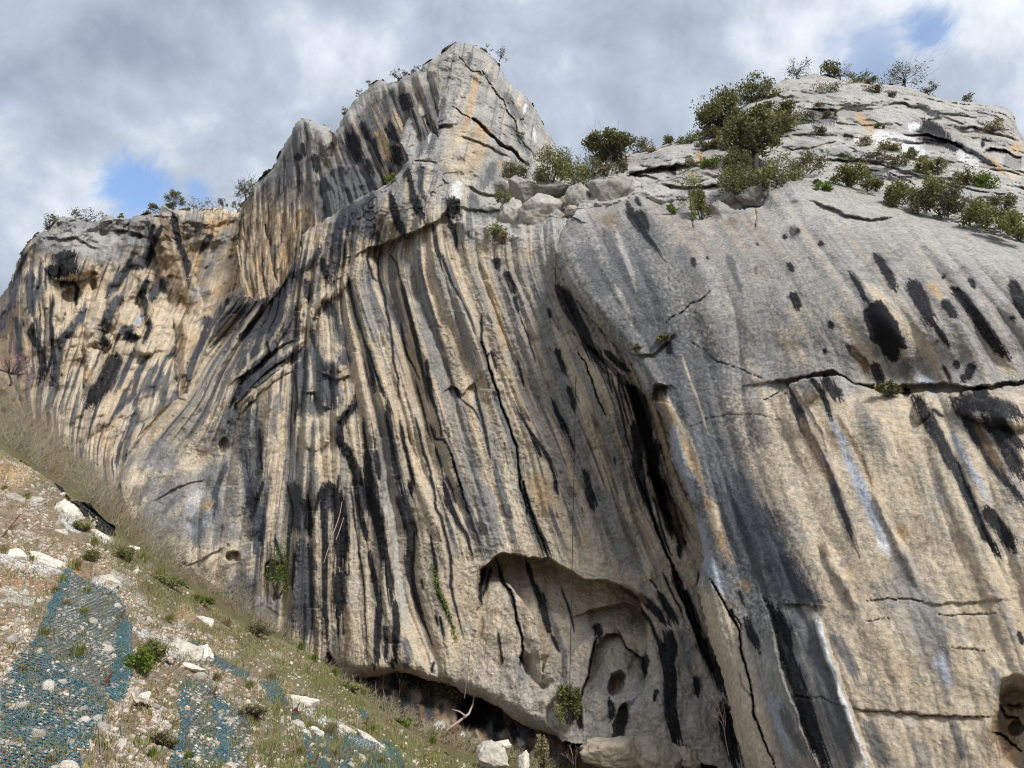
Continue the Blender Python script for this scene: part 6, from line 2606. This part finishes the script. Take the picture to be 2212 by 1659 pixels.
# brush that reads as one mass on the bank
x = r.uniform(-20, 720, 60000)
y = r.uniform(730, 1460, 60000)
lowb = np.interp(x, cx_, cy_) + 14
hib = np.interp(x, [-20, 0, 120, 250, 330, 430, 560, 700], [845, 855, 945, 1070, 1165, 1245, 1330, 1415])
m = (y < lowb) & (y > hib + 4)
x, y = x[m][:1700], y[m][:1700]
x2 = r.uniform(690, 1330, 1500)
y2 = np.interp(x2, [690, 780, 900, 1060, 1330], [1450, 1510, 1580, 1640, 1690]) - r.uniform(-6, 16, 1500)
x, y = np.concatenate([x, x2]), np.concatenate([y, y2])
PP, *_ = bankM.evaluate(x, y)
n = len(x)
th = r.uniform(0, 6.283, n)
el = r.uniform(.3, 1.45, n)
d = np.stack([np.cos(th) * np.cos(el) + .12, np.sin(th) * np.cos(el), np.sin(el)], 1)
L = r.uniform(.5, 2.2, n)[:, None] * np.interp(x, [0, 300, 700, 1300], [1.7, 1.2, .5, .45])[:, None]
sd = np.cross(d, np.array([0, 1., 0]))
sd /= np.linalg.norm(sd, axis=1)[:, None]
w = r.uniform(.007, .016, n)[:, None]
b2 = PP + d * L * .55 + r.normal(size=(n, 3)) * .06
V = np.stack([PP - sd * w, PP + sd * w, b2 + sd * w * .7, b2 - sd * w * .7, PP + d * L + r.normal(size=(n, 3)) * .1], 1).reshape(-1, 3)
i = np.arange(n)[:, None] * 5
o = mesh_np("brushwood", V, [np.concatenate([i, i + 1, i + 2, i + 3], 1), np.concatenate([i + 3, i + 2, i + 4], 1)], M_TWIG)
tag(o, "dry grey brown brushwood covering the bank behind the crest", None, None, 'stuff')
k = r.integers(0, n, 5000)
V2, F2 = leaves(PP[k] + d[k] * L[k] * r.uniform(.1, .8, (5000, 1)), .075, r)
t = np.repeat(r.uniform(0, 1, 5000), 4)
o = mesh_np("undergrowth", V2, F2, M_BUSH, None, False, np.stack([t, t, t, t * 0 + 1], 1))
tag(o, "sparse olive green undergrowth among the brushwood on the bank", None, None, 'stuff')

# ------------------------------------------------------------------ rockfall netting, cables and anchors
A0 = site(0, 1659, 17.)
A1 = site(0, 985, 40.)
A2 = site(600, 1659, 22.5)
e2 = (A1 - A0) / np.linalg.norm(A1 - A0)
e1 = A2 - A0
e1 -= e1.dot(e2) * e2
e1 /= np.linalg.norm(e1)
nrm = np.cross(e1, e2)
if nrm.dot(CAM - A0) < 0:
    nrm = -nrm


def prism_edges(Pa, Pb, w):
    """thin three sided wires between point pairs"""
    d = Pb - Pa
    L = np.linalg.norm(d, axis=1)
    ok = (L > 1e-4) & (L < .8)
    Pa, Pb, d = Pa[ok], Pb[ok], d[ok] / L[ok][:, None]
    s = np.cross(d, nrm)
    s /= np.linalg.norm(s, axis=1)[:, None] + 1e-9
    u = np.cross(s, d)
    c = [s * w, -s * w * .5 + u * w * .87, -s * w * .5 - u * w * .87]
    V = np.stack([Pa + c[0], Pa + c[1], Pa + c[2], Pb + c[0], Pb + c[1], Pb + c[2]], 1).reshape(-1, 3)
    i = np.arange(len(Pa))[:, None] * 6
    F = np.concatenate([np.concatenate([i + a, i + b, i + b + 3, i + a + 3], 1) for a, b in ((0, 1), (1, 2), (2, 0))])
    return V, F


def hex_net(name, label, polys, mat, cell, w, off, group, seed, keep=1.0):
    rr = np.random.default_rng(seed)
    allp = np.concatenate(polys)
    # extent on the reference plane
    pts = []
    for px, py in allp:
        rd = ray(px, py)
        tt = (A0 - CAM).dot(nrm) / rd.dot(nrm)
        q = CAM + rd * tt - A0
        pts.append((q.dot(e1), q.dot(e2)))
    pts = np.array(pts)
    lo, hi = pts.min(0) - 1.5, pts.max(0) + 1.5
    a = cell / math.sqrt(3)
    nx = int((hi[0] - lo[0]) / cell) + 1
    ny = int((hi[1] - lo[1]) / (1.5 * a)) + 1
    I, J = np.meshgrid(np.arange(nx), np.arange(ny))
    cx = lo[0] + (I + .5 * (J % 2)) * cell
    cy = lo[1] + J * 1.5 * a
    cx, cy = cx.ravel(), cy.ravel()
    # warp: hand-laid netting is never straight
    ring = [(0, a), (cell / 2, a / 2), (cell / 2, -a / 2), (0, -a)]
    VV = [np.stack([cx + dx, cy + dy], 1) for dx, dy in ring]

    def lift(q):
        q = q + np.stack([.12 * perlin(q[:, 0] * .7, q[:, 1] * .5), .12 * perlin(q[:, 0] * .6 + 9, q[:, 1] * .6)], 1)
        P = A0 + q[:, :1] * e1 + q[:, 1:] * e2
        return locate(P)
    # keep cells inside the outline
    px, py = lift(np.stack([cx, cy], 1))
    ok = np.zeros(len(px), bool)
    wob = 5 * fbm2(px / 14., py / 14. + seed, 3)
    for pol in polys:
        ok |= in_poly(px + wob, py + wob, pol)
    if keep < 1:
        ok &= fbm2(px / 30. + seed, py / 30., 3) > (.5 - keep)
    VV = [v[ok] for v in VV]
    n = len(VV[0])
    X, Yy = lift(np.concatenate(VV))
    P, *_ = slopeM.evaluate(X, Yy)
    P = toward(P, off + .05 * fbm2(X / 20., Yy / 20., 2))
    q = [P[k * n:(k + 1) * n] for k in range(4)]
    V, F = prism_edges(np.concatenate([q[0], q[1], q[2]]), np.concatenate([q[1], q[2], q[3]]), w)
    o = mesh_np(name, V, F, mat, loc=V[0])
    return tag(o, label, "netting", group)


GN = "blue nets laid on the hillside"
N1 = pl("310,670 345,680 420,735 540,775 600,830 645,960 645,1180 600,1300 520,1330 480,1450 400,1560 370,1690 -10,1690 -10,1280 70,1100 180,1000 250,830 290,740", 'E')
N1b = pl("590,900 640,960 645,1180 610,1310 560,1330 520,1300 560,1150 570,1000", 'E')
N1c = pl("290,740 310,670 345,680 330,760 260,900 190,1020 150,1060 180,990 250,830", 'E')
N1d = pl("-10,1280 60,1120 200,1040 330,1180 480,1280 520,1330 480,1450 400,1560 370,1690 -10,1690", 'E')
hex_net("blue_net", "largest blue hexagonal net sheet over the lower left hillside", [N1], M_BLUE, .18, .0125, .24, GN, 1)
hex_net("blue_net", "folded double strip of blue net along the big sheet's crest side edge", [N1b], M_BLUE, .12, .015, .24, GN, 2)
hex_net("blue_net", "folded blue net strip tapering up to the big sheet's top tip", [N1c], M_BLUE, .12, .015, .24, GN, 15)
hex_net("blue_net", "second layer of blue net over the lower part of the biggest sheet", [N1d], M_BLUE, .17, .013, .32, GN, 3, .66)
N2 = pl("890,1040 960,1035 1040,1085 1130,1140 1225,1185 1225,1225 1120,1190 1030,1140 980,1070", 'E')
hex_net("blue_net", "narrow blue net strip under the crest beside the broad white outcrop", [N2], M_BLUE, .12, .015, .22, GN, 4)
N3 = pl("860,1230 920,1205 1040,1245 1110,1330 1200,1375 1230,1480 1205,1690 835,1690 850,1560 890,1450 890,1330", 'E')
N3b = pl("870,1330 930,1215 930,1440 890,1560 880,1690 835,1690 850,1560 890,1440", 'E')
N3c = pl("1040,1320 1110,1340 1130,1480 1120,1690 1060,1690 1070,1500", 'E')
hex_net("blue_net", "second large blue net in the middle of the bottom edge", [N3], M_BLUE, .18, .0125, .26, GN, 5)
hex_net("blue_net", "doubled blue net fold along the near edge of the second large net", [N3b], M_BLUE, .11, .015, .22, GN, 6)
hex_net("blue_net", "doubled blue net fold below the anchor of the second large net", [N3c], M_BLUE, .11, .015, .22, GN, 16)
N4 = pl("20,1150 130,1155 195,1280 180,1310 130,1240 110,1290 60,1200", 'F')
N5 = pl("215,1330 260,1365 310,1470 330,1570 400,1600 500,1700 290,1700 300,1550 270,1440", 'F')
hex_net("blue_net", "small forked blue net hanging below the crest's dry tuft", [N4], M_BLUE, .11, .015, .22, GN, 7)
hex_net("blue_net", "blue net sliding past the upright cream rock to the bottom edge", [N5], M_BLUE, .11, .016, .32, GN, 8)
hex_net("blue_net", "thin blue net ribbon running down across the long white rib", [pl("520,1470 560,1465 565,1700 525,1700", 'F')], M_BLUE, .11, .014, .2, GN, 9)
hex_net("blue_net", "tiny blue net scrap near the anchor by the green tuft", [pl("600,1310 650,1320 670,1390 630,1370", 'F')], M_BLUE, .11, .014, .2, GN, 13)
hex_net("blue_net", "last small blue net near the crest's falling end", [pl("740,1490 790,1510 840,1560 880,1660 840,1680 800,1600", 'F')], M_BLUE, .11, .016, .32, GN, 10)
hex_net("blue_net", "wide thin blue net trailing along the bottom edge under the long white rib", [pl("330,1400 520,1440 700,1490 830,1545 890,1670 800,1710 560,1710 420,1600 340,1520", 'F')], M_BLUE, .13, .014, .32, GN, 14, .68)
hex_net("wire_mesh", "grey hexagonal steel wire mesh pinned over the whole hillside", [pl("-10,300 100,250 270,260 420,380 560,480 700,640 900,800 1100,960 1280,1110 1500,1250 1700,1400 1900,1560 2100,1690 -10,1690", 'E')], M_WIRE, .26, .006, .07, None, 11)
hex_net("geotextile", "black geotextile net strip along the upper crest", [pl("265,250 300,270 350,340 440,350 480,400 520,440 565,465 570,520 500,500 440,430 380,390 320,320", 'E')], M_BLACKNET, .08, .022, .10, None, 12)

GC = "steel cables over the netting"
for lab, sh, pts in [
        ("pale steel cable running down the left edge of the biggest blue net", 'E', "125,590 130,700 110,860 95,1000 40,1100 5,1250 0,1400"),
        ("steel cable down the right hand fold of the biggest blue net", 'E', "620,850 640,960 640,1180 610,1330 600,1450 615,1690"),
        ("steel cable through the second large net", 'E', "1030,1150 1035,1250 1060,1350 1110,1420 1130,1520 1120,1690"),
        ("short steel cable dropping from the high slope by the geotextile", 'E', "440,370 440,430"),
        ("frayed pale cable at the edge of the biggest net near the bottom", 'E', "500,1380 490,1480 500,1600 470,1690"),
        ("steel cable sagging from the crest across the orange earth", 'E', "970,870 1010,900 1180,1000 1280,1090"),
        ("thin steel cable to the lowest anchor", 'E', "1460,1390 1490,1480 1530,1560 1560,1640")]:
    a = pl(pts, sh)
    seg = np.concatenate([[0], np.cumsum(np.hypot(*(a[1:] - a[:-1]).T))])
    s = np.linspace(0, seg[-1], 40)
    P = toward(slope_pts(np.interp(s, seg, a[:, 0]), np.interp(s, seg, a[:, 1])), .22)
    V, F = [], []
    tube_into(V, F, P, [.013] * 40, 5)
    o = mesh_np("steel_cable", np.concatenate(V), np.concatenate(F), M_WIRE, smooth=True, loc=P[0])
    tag(o, lab, "cable", GC)

GA = "rusty rock anchors"


def box_v(c, ax, ay, az):
    c = np.asarray(c)
    V = np.array([c + sx * ax + sy * ay + sz * az for sz in (-1, 1) for sx, sy in ((-1, -1), (1, -1), (1, 1), (-1, 1))])
    F = np.array([[3, 2, 1, 0], [4, 5, 6, 7], [0, 1, 5, 4], [1, 2, 6, 5], [2, 3, 7, 6], [3, 0, 4, 7]])
    return V, F


for k, (sh, x_, y_, lab) in enumerate([
        ('E', 592, 918, "rusty anchor plate with upward bolt on the fold of the biggest net"),
        ('E', 525, 1240, "rusty anchor plate lower in the biggest net"),
        ('E', 1048, 1300, "rusty anchor plate at the top of the second large net"),
        ('E', 1458, 1380, "small rusty anchor beside the bright white rib"),
        ('E', 1548, 1645, "rusty anchor at the bottom edge with the heaped blue net"),
        ('F', 645, 1408, "rusty anchor near the crest by the green tuft")]):
    c = Z(sh, [(x_, y_)])[0]
    P = slopeM.at(*c)
    P = P + (CAM - P) / np.linalg.norm(CAM - P) * .2
    e = empty("rock_anchor", P, lab, "anchor", GA)
    V, F = box_v(np.zeros(3), e1 * .12, e2 * .11, nrm * .02)
    mesh_np("plate", V, F, M_RUST, e)
    V, F = [], []
    up = nrm * .55 + np.array([.25, 0, .55])
    up /= np.linalg.norm(up)
    tube_into(V, F, [-up * .1, up * .1, up * .30], [.024, .024, .022], 8)
    mesh_np("bolt", np.concatenate(V), np.concatenate(F), M_RUST, e, True)
    V, F = [], []
    tube_into(V, F, [up * .03, up * .10], [.065, .065], 6)
    tube_into(V, F, [up * .10, up * .101], [.065, .001], 6)
    mesh_np("nut", np.concatenate(V), np.concatenate(F), M_RUST, e)
c = Z('E', [(10, 520), (75, 458)])
P = slope_pts(c[:, 0], c[:, 1])
V, F = [], []
tube_into(V, F, [P[0], P[0] * .5 + P[1] * .5 + nrm * .25, P[1] + nrm * .5], [.03, .03, .03], 8)
o = mesh_np("steel_rod", np.concatenate(V), np.concatenate(F), M_RUST, smooth=True, loc=P[0])
tag(o, "dark rusty steel rod leaning out of the slope at the left edge", "rod")
